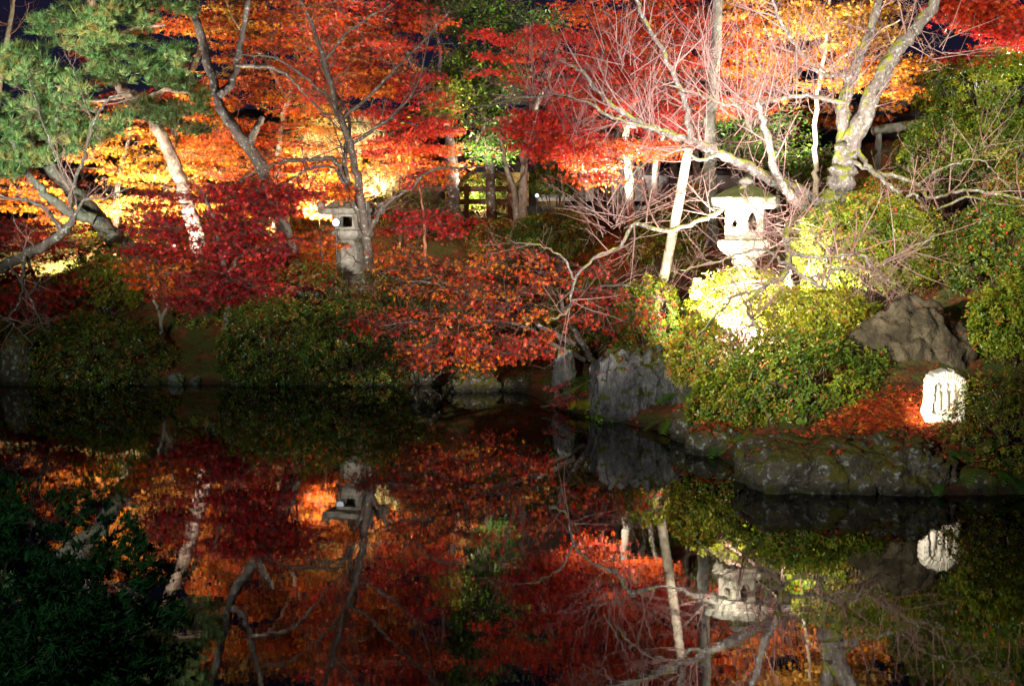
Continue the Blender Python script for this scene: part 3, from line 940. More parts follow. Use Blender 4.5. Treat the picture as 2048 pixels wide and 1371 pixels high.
for (lab, pts, Y, r0, r1, sd) in [
    ("thick pale straight trunk just right of the prop pole", [(1422, 460), (1421, 330), (1424, 200), (1432, 60), (1440, -80)], 20.5, 0.125, 0.09, 130),
    ("slim grey trunk leaning right beside the white wall panel", [(1318, 425), (1310, 360), (1300, 300), (1285, 240)], 24.0, 0.075, 0.05, 131),
    ("slim brown trunk leaning left before the white wall panel", [(1300, 430), (1282, 350), (1262, 290), (1240, 230)], 23.6, 0.06, 0.04, 132),
    ("pale twin stemmed trunk in front of the plaster wall", [(1243, 420), (1240, 350), (1238, 280), (1236, 180)], 25.0, 0.10, 0.07, 133),
    ("stout shaded trunk behind the left maples with cut bark", [(600, 540), (578, 470), (560, 420), (548, 380)], 20.4, 0.07, 0.05, 134),
    ("pale thin trunk standing behind the stout pale trunk", [(1505, 420), (1500, 330), (1498, 200), (1510, 60)], 22.6, 0.085, 0.06, 135),
    ("dark bare tree against the night sky in the top left corner", [(-40, 420), (0, 160), (20, 40), (40, -60)], 25.5, 0.08, 0.04, 136),
    ("wide dark trunk behind the coral maple's foliage", [(1160, 430), (1158, 360), (1156, 290), (1150, 200)], 25.5, 0.13, 0.09, 137),
    ("brown trunk under the salmon maple's lowest spray", [(1392, 440), (1392, 330), (1380, 230), (1372, 120)], 23.4, 0.09, 0.06, 138),
]:
    canopy_tree("background_tree", lab, "tree", [(pts, Y, r0, r1)], [], sd, bark=M_GREYBARK, bare=2.5, bareL=1.4, group="slender trees on the upper bank")


# ------------------------------------------------------------------ pines at the left
def pine(label, limbs, regions, seed, bark):
    return canopy_tree("pine_tree", label, "pine", limbs, regions, seed, leaf=TUFT, lsize=0.15, mat=M_PINE, bark=bark,
                       pad=(0.14, 0.32), flat=0.30, per=120, droop=0.0, upn=0.5, dv2=0.2, bare=0.6, group="pines by the left bank")


pine("pine with floodlit reddish trunk curving up through the orange maple leaves",
     [([(418, 560), (400, 500), (385, 440), (368, 390), (348, 325), (318, 262), (285, 205), (245, 180), (205, 120), (185, 50), (180, -60)], [20.9, 20.3], 0.16, 0.06),
      ([(285, 205), (330, 180), (390, 190)], [20.1, 19.8], 0.05, 0.02), ([(200, 110), (260, 60), (330, 50)], [20.1, 19.8], 0.05, 0.02),
      ([(260, 190), (180, 200), (110, 170)], [20.1, 19.4], 0.05, 0.02)],
     [(180, 60, 130, 55, 19.6, 0.7, 40, 0.60, 0.12), (270, 120, 110, 50, 19.6, 0.6, 28, 0.45, 0.12), (340, 200, 70, 50, 19.6, 0.5, 22, 0.12, 0.10),  # pads on the right get dark brown tints standing in for shade
      (250, 20, 130, 40, 20.0, 0.6, 20, 0.35, 0.15), (390, 240, 40, 30, 19.6, 0.3, 8, 0.08, 0.08), (300, 235, 60, 25, 19.6, 0.3, 9, 0.3, 0.1)], 140, M_PINEBARK)
pine("leaning grey pine with stout lichened trunk at the far left",
     [([(330, 560), (262, 505), (222, 470), (185, 425), (140, 375), (98, 332), (55, 285), (10, 245)], [20.6, 18.8], 0.21, 0.06),
      ([(190, 440), (125, 415), (75, 372), (45, 330), (20, 280)], [18.9, 18.6], 0.10, 0.03), ([(98, 332), (110, 250), (120, 180)], [18.7, 18.9], 0.06, 0.02)],
     [(70, 280, 80, 50, 18.8, 0.6, 34, 0.62, 0.10), (90, 190, 90, 55, 18.9, 0.6, 36, 0.58, 0.12), (60, 130, 60, 40, 19.1, 0.5, 16, 0.62, 0.12),
      (170, 250, 60, 40, 18.9, 0.5, 16, 0.55, 0.12), (25, 330, 40, 25, 18.7, 0.3, 10, 0.66, 0.10), (-60, 240, 80, 110, 18.8, 0.6, 20, 0.6, 0.1)], 141, M_GREYBARK)


# ------------------------------------------------------------------ bare trees in front
def bare_tree(name, label, cat, limbs, seed, bark, twig, dens, L, up=0.14, levels=3, extra=None, kids=4):
    rng = np.random.default_rng(seed)
    trunk, br = Tubes(), Tubes()
    first = None
    for q, (pts, Y, r0, r1, dm) in enumerate(limbs):
        P = smooth_path(px_path(pts, Y), 7)
        P[1:-1] += rng.normal(0, 0.010 + 0.05 * r1, P[1:-1].shape)
        if first is None:
            first = P[0].copy()
            g = gz(first[0], first[1])
            if P[0][2] > g:
                P = np.vstack([[P[0][0], P[0][1], g - 0.2], P])
        R = np.linspace(r0, r1, len(P)) * (1 + 0.04 * np.sin(np.arange(len(P)) * 1.7))
        trunk.add(P, R, k=12 if r0 > 0.05 else 8, bump=0.07, rng=rng)
        tl = np.linalg.norm(np.diff(P, axis=0), axis=1).sum()
        if dm:
            grow(br, rng, P, R, max(1, int(dens * dm * tl)), L, levels, t0=0.12 if q else 0.6, up=up, wander=0.08, kids=kids, k=5, rmax=0.016)
    if extra:
        extra(rng, br)
    root = empty(name, (first[0], first[1], gz(first[0], first[1])), label, cat)
    trunk.build("trunk", bark, root)
    br.build("branches", twig, root)
    return root


def shoot_fans(rng, br):
    # straight water shoots bursting from pruned knuckles
    for (px, py, Y, n, lo, hi, el0, el1) in [(1232, 445, 15.2, 26, 0.5, 1.6, 0.1, 1.4), (1300, 250, 15.4, 14, 0.5, 1.3, 0.5, 1.5), (1080, 185, 15.6, 18, 0.4, 1.1, 0.2, 1.5),
                                       (1560, 190, 15.3, 22, 0.5, 1.6, 0.2, 1.5), (1680, 150, 15.2, 18, 0.5, 1.3, 0.1, 1.5), (1480, 230, 15.2, 22, 0.5, 1.5, 0.2, 1.5),
                                       (1420, 120, 15.4, 16, 0.5, 1.3, 0.0, 1.5), (1975, 300, 14.6, 9, 0.4, 0.9, 0.0, 1.0), (1870, 110, 15.2, 10, 0.4, 1.0, -0.2, 1.2),
                                       (1250, 120, 15.5, 16, 0.4, 1.2, 0.2, 1.5), (1150, 260, 15.3, 10, 0.3, 0.9, 0.0, 1.3), (1580, 440, 14.2, 12, 0.3, 0.7, -0.5, 1.0)]:
        c = at(px, py, Y)
        for i in range(int(n * 1.5)):
            a, e = rng.uniform(0, 2 * math.pi), rng.uniform(el0, el1)
            d = np.array((math.cos(a) * math.cos(e), 0.6 * math.sin(a) * math.cos(e), math.sin(e)))
            l = rng.uniform(lo, hi)
            p0 = c + rng.normal(0, 0.10, 3)
            t = np.linspace(0, 1, 5)[:, None]
            P = p0 + d * l * t + rng.normal(0, 0.02, (5, 3)) * l * t
            R = np.linspace(rng.uniform(0.0045, 0.0085), 0.002, 5)
            br.add(P, R, k=4)
            if rng.uniform() < 0.6:
                grow(br, rng, P, R, 3, l * 0.4, 1, up=0.5, wander=0.05, k=3, rmul=0.7)


bare_tree("bare_cherry_tree", "gnarled bare cherry tree with mossy trunk and lichened limbs above the bright lantern", "tree", [
    ([(1632, 440), (1660, 412), (1680, 370), (1688, 325), (1698, 290)], [15.6, 15.5], 0.20, 0.155, 0),
    ([(1695, 300), (1735, 215), (1775, 130), (1815, 75), (1862, 18), (1900, -70)], [15.5, 15.2], 0.135, 0.06, 1),
    ([(1688, 305), (1690, 200), (1715, 120), (1745, 50), (1765, -50)], [15.55, 15.8], 0.10, 0.05, 1),
    ([(1650, 428), (1600, 382), (1545, 362), (1500, 336), (1440, 308), (1380, 280), (1330, 266), (1270, 240), (1215, 205), (1170, 150), (1120, 120)], [15.6, 15.2], 0.095, 0.018, 1.3),
    ([(1645, 432), (1595, 405), (1555, 352), (1532, 260), (1514, 205)], [15.5, 15.0], 0.08, 0.035, 0.8),
    ([(1380, 280), (1368, 200), (1330, 110), (1285, 30), (1260, -50)], [15.3, 15.6], 0.045, 0.02, 1.2),
    ([(1715, 300), (1745, 342), (1790, 380), (1806, 408)], [15.4, 14.9], 0.04, 0.02, 0.5),
    ([(1806, 408), (1826, 388), (1862, 424), (1930, 395), (2000, 408), (2080, 415)], [14.9, 14.4], 0.022, 0.014, 0.8),
    ([(1702, 325), (1760, 345), (1835, 368), (1862, 395), (1940, 380), (2048, 398), (2110, 410)], [15.4, 14.5], 0.032, 0.016, 0.8),
    ([(1835, 368), (1900, 330), (1960, 320), (1990, 345), (2020, 380)], [14.9, 14.5], 0.014, 0.008, 0.8),
    ([(1625, 428), (1585, 438), (1572, 470), (1578, 520), (1560, 556), (1520, 580), (1498, 622), (1516, 660), (1506, 720), (1495, 790)], [15.2, 14.4, 13.9, 13.8, 13.7, 13.6, 13.4, 13.2, 12.6, 12.2], 0.05, 0.010, 1.7),
    ([(1578, 505), (1640, 515), (1720, 508), (1750, 530), (1830, 492), (1880, 468)], [13.8, 13.3], 0.030, 0.010, 1.7),
    ([(1520, 580), (1470, 592), (1440, 622), (1392, 672)], [13.6, 13.1], 0.022, 0.008, 0.6),
    ([(1580, 530), (1620, 560), (1652, 575), (1662, 540), (1720, 540), (1780, 560)], [13.8, 13.3], 0.024, 0.010, 1.5),
    ([(1580, 548), (1600, 600), (1616, 622)], [13.9, 13.5], 0.018, 0.009, 0.5),
    ([(1572, 525), (1520, 500), (1440, 520), (1360, 540)], [13.8, 13.6], 0.020, 0.008, 1.6),
    ([(1702, 150), (1640, 145), (1590, 90), (1560, 40), (1540, -20)], [15.5, 15.1], 0.035, 0.018, 1.2),
    ([(1690, 205), (1600, 192), (1480, 212), (1400, 190), (1340, 172)], [15.5, 15.0], 0.035, 0.014, 1.2),
    ([(1440, 308), (1400, 320), (1360, 300), (1290, 325), (1240, 380)], [15.3, 15.0], 0.028, 0.010, 0.8),
    ([(1330, 266), (1240, 240), (1160, 200), (1080, 190), (950, 215), (930, 225)], [15.2, 15.6], 0.026, 0.008, 1.0),
    ([(1490, 370), (1440, 420), (1400, 440), (1335, 462), (1268, 448), (1240, 492), (1190, 515), (1150, 560), (1136, 620), (1100, 640)], [15.2, 14.9], 0.036, 0.014, 0.8),
    ([(1150, 560), (1120, 510), (1070, 490), (1015, 482)], [14.9, 14.7], 0.018, 0.007, 0.6),
], 150, M_CHERRY, M_PINKTWIG, 6.5, 0.75, extra=shoot_fans)

bare_tree("bare_plum_tree", "bare plum tree with lichened boughs reaching in from the left edge over the water", "tree", [
    ([(-170, 700), (-110, 620), (-60, 560), (0, 533), (60, 506), (120, 470), (150, 436)], [17.4, 17.0], 0.11, 0.055, 0.4),
    ([(150, 436), (142, 390), (165, 320), (186, 248), (215, 200), (260, 186)], [17.0, 16.8], 0.035, 0.012, 1.0),
    ([(140, 450), (170, 400), (215, 395), (262, 372)], [17.0, 16.6], 0.028, 0.010, 0.8),
    ([(130, 465), (80, 410), (20, 396), (-40, 380)], [17.0, 16.8], 0.035, 0.015, 1.0),
    ([(146, 400), (110, 310), (80, 230), (60, 160)], [17.0, 16.8], 0.018, 0.006, 1.2),
    ([(186, 248), (160, 180), (140, 120)], [16.9, 16.8], 0.012, 0.004, 1.0),
    ([(48, 512), (46, 560), (40, 600), (12, 640)], [17.0, 16.7], 0.028, 0.012, 1.0),
    ([(20, 530), (50, 575), (72, 620), (92, 662)], [17.0, 16.8], 0.022, 0.012, 0.8),
    ([(-40, 600), (5, 634), (40, 662), (66, 690)], [17.2, 16.8], 0.022, 0.008, 1.0),
    ([(58, 590), (78, 560), (88, 545)], [16.9, 16.8], 0.012, 0.008, 0.5),
], 151, M_BARK, M_PINKTWIG, 4.0, 0.55)

# prop pole under the bare tree's long limb
p0, p1 = at(1320, 585, 16.3), at(1377, 296, 15.4)
p0[2] = min(p0[2], gz(p0[0], p0[1]) - 0.05) if False else p0[2]
foot = np.array((p0[0], p0[1], gz(p0[0], p0[1]) - 0.1))
tb = Tubes()
prng = np.random.default_rng(3)
base = p0 + (p0 - p1) / np.linalg.norm(p1 - p0) * max(0.0, (p0[2] - foot[2]) * 1.02)
PP = smooth_path([base, (p0 + p1) / 2 + np.array((0.015, 0, 0)), p1], 8)
tb.add(PP, np.linspace(0.075, 0.062, len(PP)), k=14, bump=0.02, rng=prng, cap=True)
pole = tb.build("prop_pole", M_POLE)
tag(pole, "leaning pale timber prop pole holding up the bare cherry's long limb", "prop pole")


# ------------------------------------------------------------------ shrubs
def shrub(label, boxpx, Y, n, v, dv, seed, red=0.05, size=0.046, name="azalea_bush", mat=None, leaf=OVAL, squash=0.9,
          rough=0.2, group="clipped azalea bushes", cat="bush", brown=0.06, depth=None, pad=0.72):
    rng = np.random.default_rng(seed)
    x0, y0, x1, y1 = boxpx
    a, b = at(x0, y1, Y), at(x1, y0, Y)
    c = (a + b) / 2
    rx, rz = (b[0] - a[0]) / 2, (b[2] - a[2]) / 2
    ry = depth or rx * squash
    g = gz(c[0], c[1])
    root = empty(name, (c[0], c[1], g), label, cat, group)
    so = Vector(rng.uniform(-50, 50, 3))

    def rad(d):
        p = Vector(d * 1.7) + so
        return 1 + rough * (mnoise.noise(p) + 0.6 * mnoise.noise(p * 2.3 + Vector((9, 1, 4))) + 0.35 * mnoise.noise(p * 5.1))

    ns = n // 9
    d = nrm(rng.normal(0, 1, (ns, 3)))
    d = d[d[:, 2] > -0.75]
    hole = np.array([mnoise.noise(Vector(q * 3.6) + so * 0.5) + 0.5 * mnoise.noise(Vector(q * 8.0) - so) for q in d])
    d = d[hole + rng.normal(0, 0.08, len(d)) > -0.30]
    f = np.array([rad(q) for q in d])
    depthf = 1 - (1 - pad) * rng.uniform(0, 1, len(d)) ** 1.8
    P = d * (f * depthf)[:, None] * np.array((rx, ry, rz)) + c
    out = nrm(d / np.array((rx, ry, rz)))
    # sprigs poking out
    P += out * np.abs(rng.normal(0, 0.03, len(d)))[:, None]
    vv = np.clip(v + 0.18 * np.array([mnoise.noise(Vector(q * 2.2) + so) for q in d]) + rng.normal(0, dv, len(d)), 0, 0.74)
    k = 9
    pos = np.repeat(P, k, 0)
    nn = np.repeat(nrm(out + np.array((0, 0, 0.45)) + rng.normal(0, 0.35, out.shape)), k, 0)
    ang = np.tile(np.arange(k) * 2.4, len(P)) + np.repeat(rng.uniform(0, 6, len(P)), k)
    t = nrm(np.cross(nn, np.array((0.31, 0.77, 0.22))))
    bb = np.cross(nn, t)
    rd = t * np.cos(ang)[:, None] + bb * np.sin(ang)[:, None]
    pos = pos + rd * size * rng.uniform(0.35, 1.2, (len(pos), 1)) + nn * size * rng.uniform(-0.5, 0.6, (len(pos), 1))
    nn2 = nrm(nn + rd * -0.5 + rng.normal(0, 0.45, nn.shape))
    va = np.repeat(vv, k) + rng.normal(0, 0.05, len(pos))
    u = rng.uniform(0, 1, len(pos))
    pt = np.repeat(np.clip([0.25 + 3.2 * max(0, mnoise.noise(Vector(q * 3.1) - so)) for q in d], 0, 2.2), k)
    red, brown = red * 0.7, brown * pt
    va = np.where(u < red, rng.uniform(0.93, 1.0, len(pos)), np.where(u < red + brown, rng.uniform(0.78, 0.9, len(pos)), np.clip(va, 0, 0.76)))
    V, T, A = scatter(rng, pos, nn2, size * rng.uniform(0.55, 1.35, len(pos)), leaf, va)
    build("foliage", V, [T], mat or M_AZALEA, root, attr=A, smooth=False)
    st = Tubes()
    for i in range(max(10, min(40, ns // 40))):
        e = P[rng.integers(0, len(P))]
        b0 = np.array((c[0] + rng.normal(0, 0.12 * rx), c[1] + rng.normal(0, 0.12 * ry), 0))
        b0[2] = gz(b0[0], b0[1]) - 0.05
        e = b0 + (e - b0) * 0.93
        mm = (b0 + e) / 2 + rng.normal(0, 0.06, 3)
        tt = np.linspace(0, 1, 6)[:, None]
        st.add((1 - tt) ** 2 * b0 + 2 * tt * (1 - tt) * mm + tt * tt * e, np.linspace(0.014, 0.004, 6), k=4)
    st.build("stems", M_TWIG, root)
    return root


shrub("dark green rounded azalea overhanging the water at the left bank, flecked with brown leaves", (58, 632, 335, 802), 18.25, 20000, 0.26, 0.10, 201, red=0.04, brown=0.16)
shrub("dark azalea mound on the bank below the crimson maple", (440, 598, 655, 802), 18.25, 20000, 0.22, 0.10, 202, red=0.03, brown=0.14)
shrub("wide dark azalea mound in front of the shaded lantern", (605, 600, 850, 802), 18.25, 20000, 0.22, 0.10, 203, red=0.05, brown=0.14)
shrub("olive rounded bush under the leaning grey pine trunk", (138, 478, 285, 640), 19.7, 11000, 0.48, 0.08, 204, red=0.02, brown=0.10)
shrub("brownish low bush between the small orange maple and the crimson maple", (340, 580, 470, 670), 19.8, 5000, 0.36, 0.1, 205, red=0.06, brown=0.35)
shrub("small yellow green sapling bush glowing beside the pine floodlight", (392, 535, 434, 590), 19.9, 1000, 0.66, 0.05, 206, red=0.0, brown=0.0, size=0.05, squash=0.8)
shrub("low bluish green bush at the water's left corner", (70, 560, 150, 650), 19.4, 3000, 0.25, 0.08, 207, red=0.03, brown=0.1)
shrub("dark reddish brown undergrowth bush right of the crimson maple", (540, 520, 700, 640), 20.0, 8000, 0.30, 0.1, 208, red=0.20, brown=0.40)
shrub("reddish undergrowth bush at the foot of the slender dark maple", (720, 520, 880, 640), 19.9, 8000, 0.28, 0.1, 209, red=0.22, brown=0.40)
shrub("low green groundcover hedge on the upper slope below the small lamp", (1015, 425, 1205, 520), 21.0, 12000, 0.34, 0.08, 210, red=0.02, brown=0.10, size=0.05)
shrub("light green bush growing behind the foot of the prop pole", (1250, 420, 1410, 560), 18.4, 8000, 0.52, 0.08, 211, red=0.05, brown=0.12, size=0.045)
shrub("olive green bush behind the overhanging maple's trunk", (1080, 550, 1270, 720), 16.9, 11000, 0.40, 0.1, 212, red=0.10, brown=0.22)
shrub("yellow green bush just left of the prop pole's foot", (1230, 560, 1370, 720), 16.0, 9000, 0.50, 0.09, 213, red=0.10, brown=0.15)
shrub("dazzling floodlit azalea directly below the bright lantern", (1384, 540, 1585, 665), 14.75, 11000, 0.62, 0.08, 214, red=0.05, brown=0.05)
shrub("yellow green azalea to the right of the floodlit one, above the big olive bush", (1510, 580, 1742, 680), 13.7, 14000, 0.64, 0.08, 215, red=0.05, brown=0.06)
shrub("large olive clipped azalea standing beside the white carved stone", (1452, 668, 1788, 870), 12.45, 26000, 0.44, 0.07, 216, red=0.03, brown=0.08, pad=0.6)
shrub("orange flecked bush between the grey cliff rock and the large olive azalea", (1335, 640, 1480, 780), 13.4, 8000, 0.55, 0.1, 217, red=0.10, brown=0.28)
shrub("low olive bush filling the bank right of the ferns", (1380, 745, 1540, 880), 12.7, 9000, 0.46, 0.1, 218, red=0.04, brown=0.16)
shrub("broad green azalea on the slope right of the bright lantern, dotted with red leaves", (1585, 395, 1895, 600), 14.6, 28000, 0.50, 0.09, 219, red=0.06, brown=0.06)
shrub("green azalea mound on the hillside below the stone rail", (1780, 225, 2060, 400), 16.6, 22000, 0.42, 0.08, 220, red=0.03, brown=0.05)
shrub("topmost olive azalea mound against the night sky", (1838, 108, 2110, 270), 18.2, 20000, 0.46, 0.08, 221, red=0.01, brown=0.05)
shrub("dark green azalea at the right edge halfway up the slope", (1885, 410, 2110, 610), 13.9, 18000, 0.38, 0.09, 222, red=0.08, brown=0.08)
shrub("orange tinged bush at the right edge between two green azaleas", (1960, 330, 2120, 450), 15.2, 9000, 0.45, 0.1, 223, red=0.2, brown=0.25)
shrub("olive azalea overhanging the brown boulder at the right edge", (1940, 560, 2130, 735), 12.3, 14000, 0.52, 0.08, 224, red=0.02, brown=0.10)
shrub("loose brownish green bush in the lower right, hiding the carved stone's corner", (1885, 735, 2160, 1010), 10.85, 22000, 0.42, 0.10, 225, red=0.06, brown=0.24, size=0.032, pad=0.5)
shrub("rusty low bush under the gnarled cherry trunk", (1700, 350, 1830, 450), 15.9, 7000, 0.5, 0.1, 226, red=0.2, brown=0.4)
shrub("dark bush hiding the middle of the ochre garden wall", (925, 350, 1010, 430), 28.6, 5000, 0.3, 0.1, 228, red=0.02, brown=0.3, size=0.06)
shrub("small dark bush at the right end of the rail fence", (1060, 330, 1160, 400), 27.2, 5000, 0.35, 0.1, 229, red=0.02, brown=0.1, size=0.06)
shrub("feathery dark bush between the yellow leaved tree and the fence", (770, 390, 900, 470), 25.0, 7000, 0.3, 0.1, 230, red=0.02, brown=0.2, size=0.055)
shrub("reddish bush under the white plaster panel", (1330, 370, 1440, 470), 21.0, 7000, 0.4, 0.1, 231, red=0.15, brown=0.3, size=0.05)
shrub("reddish brown undergrowth behind the golden maple's trunk", (120, 400, 330, 540), 24.8, 9000, 0.4, 0.1, 232, red=0.2, brown=0.5, size=0.06)
shrub("rusty undergrowth under the grey trunked orange maple", (440, 410, 660, 540), 24.0, 10000, 0.4, 0.1, 233, red=0.2, brown=0.5, size=0.06)
shrub("brown undergrowth behind the crimson maple", (300, 480, 470, 600), 22.6, 8000, 0.35, 0.1, 234, red=0.15, brown=0.5, size=0.055)
shrub("dark hedge bush left of the ochre garden wall", (690, 380, 830, 460), 26.5, 7000, 0.3, 0.1, 235, red=0.03, brown=0.2, size=0.06)
shrub("low rusty bush on the brown slope below the twin pale trunks", (940, 440, 1060, 520), 22.0, 6000, 0.3, 0.1, 236, red=0.2, brown=0.5, size=0.05)
shrub("shadowed bush cut off by the right frame edge beside the loose brownish bush", (2030, 640, 2420, 960), 11.6, 12000, 0.36, 0.1, 237, red=0.05, brown=0.15)
shrub("green azalea mostly hidden at the right frame edge on the upper slope", (2035, 330, 2400, 600), 15.8, 12000, 0.40, 0.1, 238, red=0.04, brown=0.1)
shrub("dark azalea at the left frame edge behind the standing stone", (-330, 560, 40, 790), 18.6, 12000, 0.24, 0.1, 239, red=0.05, brown=0.15)
shrub("dark rounded conifer bush in the near left foreground", (-540, 985, 335, 1930), 4.9, 40000, 0.4, 0.2, 227, red=0, brown=0, size=0.05,
      name="juniper_bush", mat=M_JUNIPER, leaf=SPRAY, group="foreground junipers", cat="juniper", squash=0.55, rough=0.3)


# ------------------------------------------------------------------ ferns and small plants
def fern(label, px, py, Y, n, L, seed, v=0.45):
    rng = np.random.default_rng(seed)
    c = at(px, py, Y)
    if c[2] > gz(c[0], c[1]) + 0.02:
        c = hit(px, py)
    c[2] -= 0.02
    V, T, A = [], [], []
    cnt = 0
    for i in range(n):
        a = rng.uniform(0, 2 * math.pi)
        l = L * rng.uniform(0.7, 1.15)
        h = np.array((math.cos(a), math.sin(a), 0))
        side = np.array((-h[1], h[0], 0))
        t = np.linspace(0, 1, 16)
        P = c + h * (l * (t ** 0.9))[:, None] + np.array((0, 0, 1)) * (l * (0.75 * t - 0.85 * t * t) * rng.uniform(0.6, 1.3))[:, None]
        fv = np.clip(v + rng.normal(0, 0.15), 0, 1)
        for j in range(1, 16):
            w = l * 0.26 * math.sin(math.pi * (0.12 + 0.86 * (1 - t[j])) ** 0.9) + 0.008
            tg = nrm(P[j] - P[j - 1])
            for sg in (-1, 1):
                tip = P[j] + side * sg * w + tg * w * 0.3 - np.array((0, 0, 0.15 * w))
                hw = tg * l * 0.024
                V += [P[j] - hw, P[j] + hw, tip]
                T.append((cnt, cnt + 1, cnt + 2))
                A.append(np.clip(fv + rng.normal(0, 0.05), 0, 1))
                cnt += 3
    o = build("fern", np.array(V), [np.array(T)], M_FERN, attr=A, smooth=False, loc=tuple(c))
    tag(o, label, "fern", "ferns along the shore")


fern("bright fern growing left of the grey cliff rock above the water", 1185, 765, 15.0, 14, 0.50, 301, 0.5)
fern("yellowing fern frond cluster hanging at the cliff rock's left foot", 1170, 800, 14.9, 10, 0.36, 302, 0.75)
fern("dark fern under the overhanging maple", 1090, 765, 15.9, 10, 0.40, 303, 0.35)
fern("large fern spreading right of the grey cliff rock", 1385, 790, 12.75, 18, 0.46, 304, 0.5)
fern("small fern beside the low mossy stone", 1415, 868, 12.2, 14, 0.32, 305, 0.55)
fern("fern at the waterside in the lower right corner", 1975, 940, 10.3, 14, 0.36, 306, 0.4)
fern("fern at the foot of the loose brownish bush", 1915, 900, 10.5, 10, 0.26, 307, 0.4)
fern("fern hanging over the water right of the low mossy stone", 1440, 890, 11.9, 14, 0.36, 320, 0.5)
fern("fern between the long flat rock and the water's corner", 1890, 965, 10.35, 12, 0.28, 321, 0.5)
fern("fern at the right frame edge by the waterline", 2035, 960, 10.35, 14, 0.34, 322, 0.35)
fern("fern draping over the shore between the cliff rock and the low mossy stone", 1350, 845, 13.2, 14, 0.38, 323, 0.5)
fern("small fern tucked under the large olive azalea above the long flat rock", 1500, 868, 11.6, 12, 0.28, 324, 0.55)
fern("tiny pale fern by the dark gap in the left bank", 430, 752, 18.1, 8, 0.16, 308, 0.8)
fern("narrow grass like fern under the floodlit azalea", 1490, 650, 13.5, 12, 0.34, 309, 0.7)


def small_plant(label, px, py, Y, n, s, seed, v, mat=None):
    rng = np.random.default_rng(seed)
    c = at(px, py, Y)
    foot = np.array((c[0], c[1] + 0.02, min(c[2] - s * 1.6, max(gz(c[0], c[1]), c[2] - 0.35))))
    root = empty("small_plant", tuple(foot), label, "plant", "small plants on the bank")
    pos = c + rng.normal(0, 1, (n, 3)) * np.array((s, s * 0.5, s * 0.8))
    V, T, A = scatter(rng, pos, rng.normal(0, 0.6, (n, 3)) + (0, -0.5, 0.5), rng.uniform(0.05, 0.11, n), OVAL, np.clip(rng.normal(v, 0.05, n), 0, 1))
    build("leaves", V, [T], mat or M_GREEN, root, attr=A, smooth=False)
    t = Tubes()
    for p in pos[:40]:
        t.add(smooth_path([foot, (foot + p) / 2 + (0, 0, s * 0.3), p], 4), np.linspace(0.004, 0.0015, 9), k=4)
    t.build("stems", M_TWIG, root)


small_plant("yellow leaved sprig growing on top of the grey cliff rock", 1318, 718, 14.3, 7, 0.07, 311, 0.97)
small_plant("pale yellow sprig right of the white carved stone", 1960, 772, 11.3, 9, 0.07, 312, 0.9)
small_plant("bright green clump at the waterline under the cliff rock", 1215, 826, 14.3, 120, 0.10, 313, 0.5)
small_plant("round leaved green plant at the front of the large olive azalea", 1608, 830, 11.6, 26, 0.08, 314, 0.5)


# ------------------------------------------------------------------ rocks
def ico_dirs(sub):
    t = (1 + 5 ** 0.5) / 2
    V = [(-1, t, 0), (1, t, 0), (-1, -t, 0), (1, -t, 0), (0, -1, t), (0, 1, t), (0, -1, -t), (0, 1, -t), (t, 0, -1), (t, 0, 1), (-t, 0, -1), (-t, 0, 1)]
    Fc = [(0, 11, 5), (0, 5, 1), (0, 1, 7), (0, 7, 10), (0, 10, 11), (1, 5, 9), (5, 11, 4), (11, 10, 2), (10, 7, 6), (7, 1, 8),
          (3, 9, 4), (3, 4, 2), (3, 2, 6), (3, 6, 8), (3, 8, 9), (4, 9, 5), (2, 4, 11), (6, 2, 10), (8, 6, 7), (9, 8, 1)]
    V = [np.array(v) / np.linalg.norm(v) for v in V]
    for _ in range(sub):
        cache, F2 = {}, []

        def mid(a, b):
            key = (min(a, b), max(a, b))
            if key not in cache:
                m = V[a] + V[b]
                V.append(m / np.linalg.norm(m))
                cache[key] = len(V) - 1
            return cache[key]
        for a, b, c in Fc:
            x, y, z = mid(a, b), mid(b, c), mid(c, a)
            F2 += [(a, x, z), (b, y, x), (c, z, y), (x, y, z)]
        Fc = F2
    return np.array(V), np.array(Fc)


ICO5, ICO4 = ico_dirs(5), ico_dirs(4)


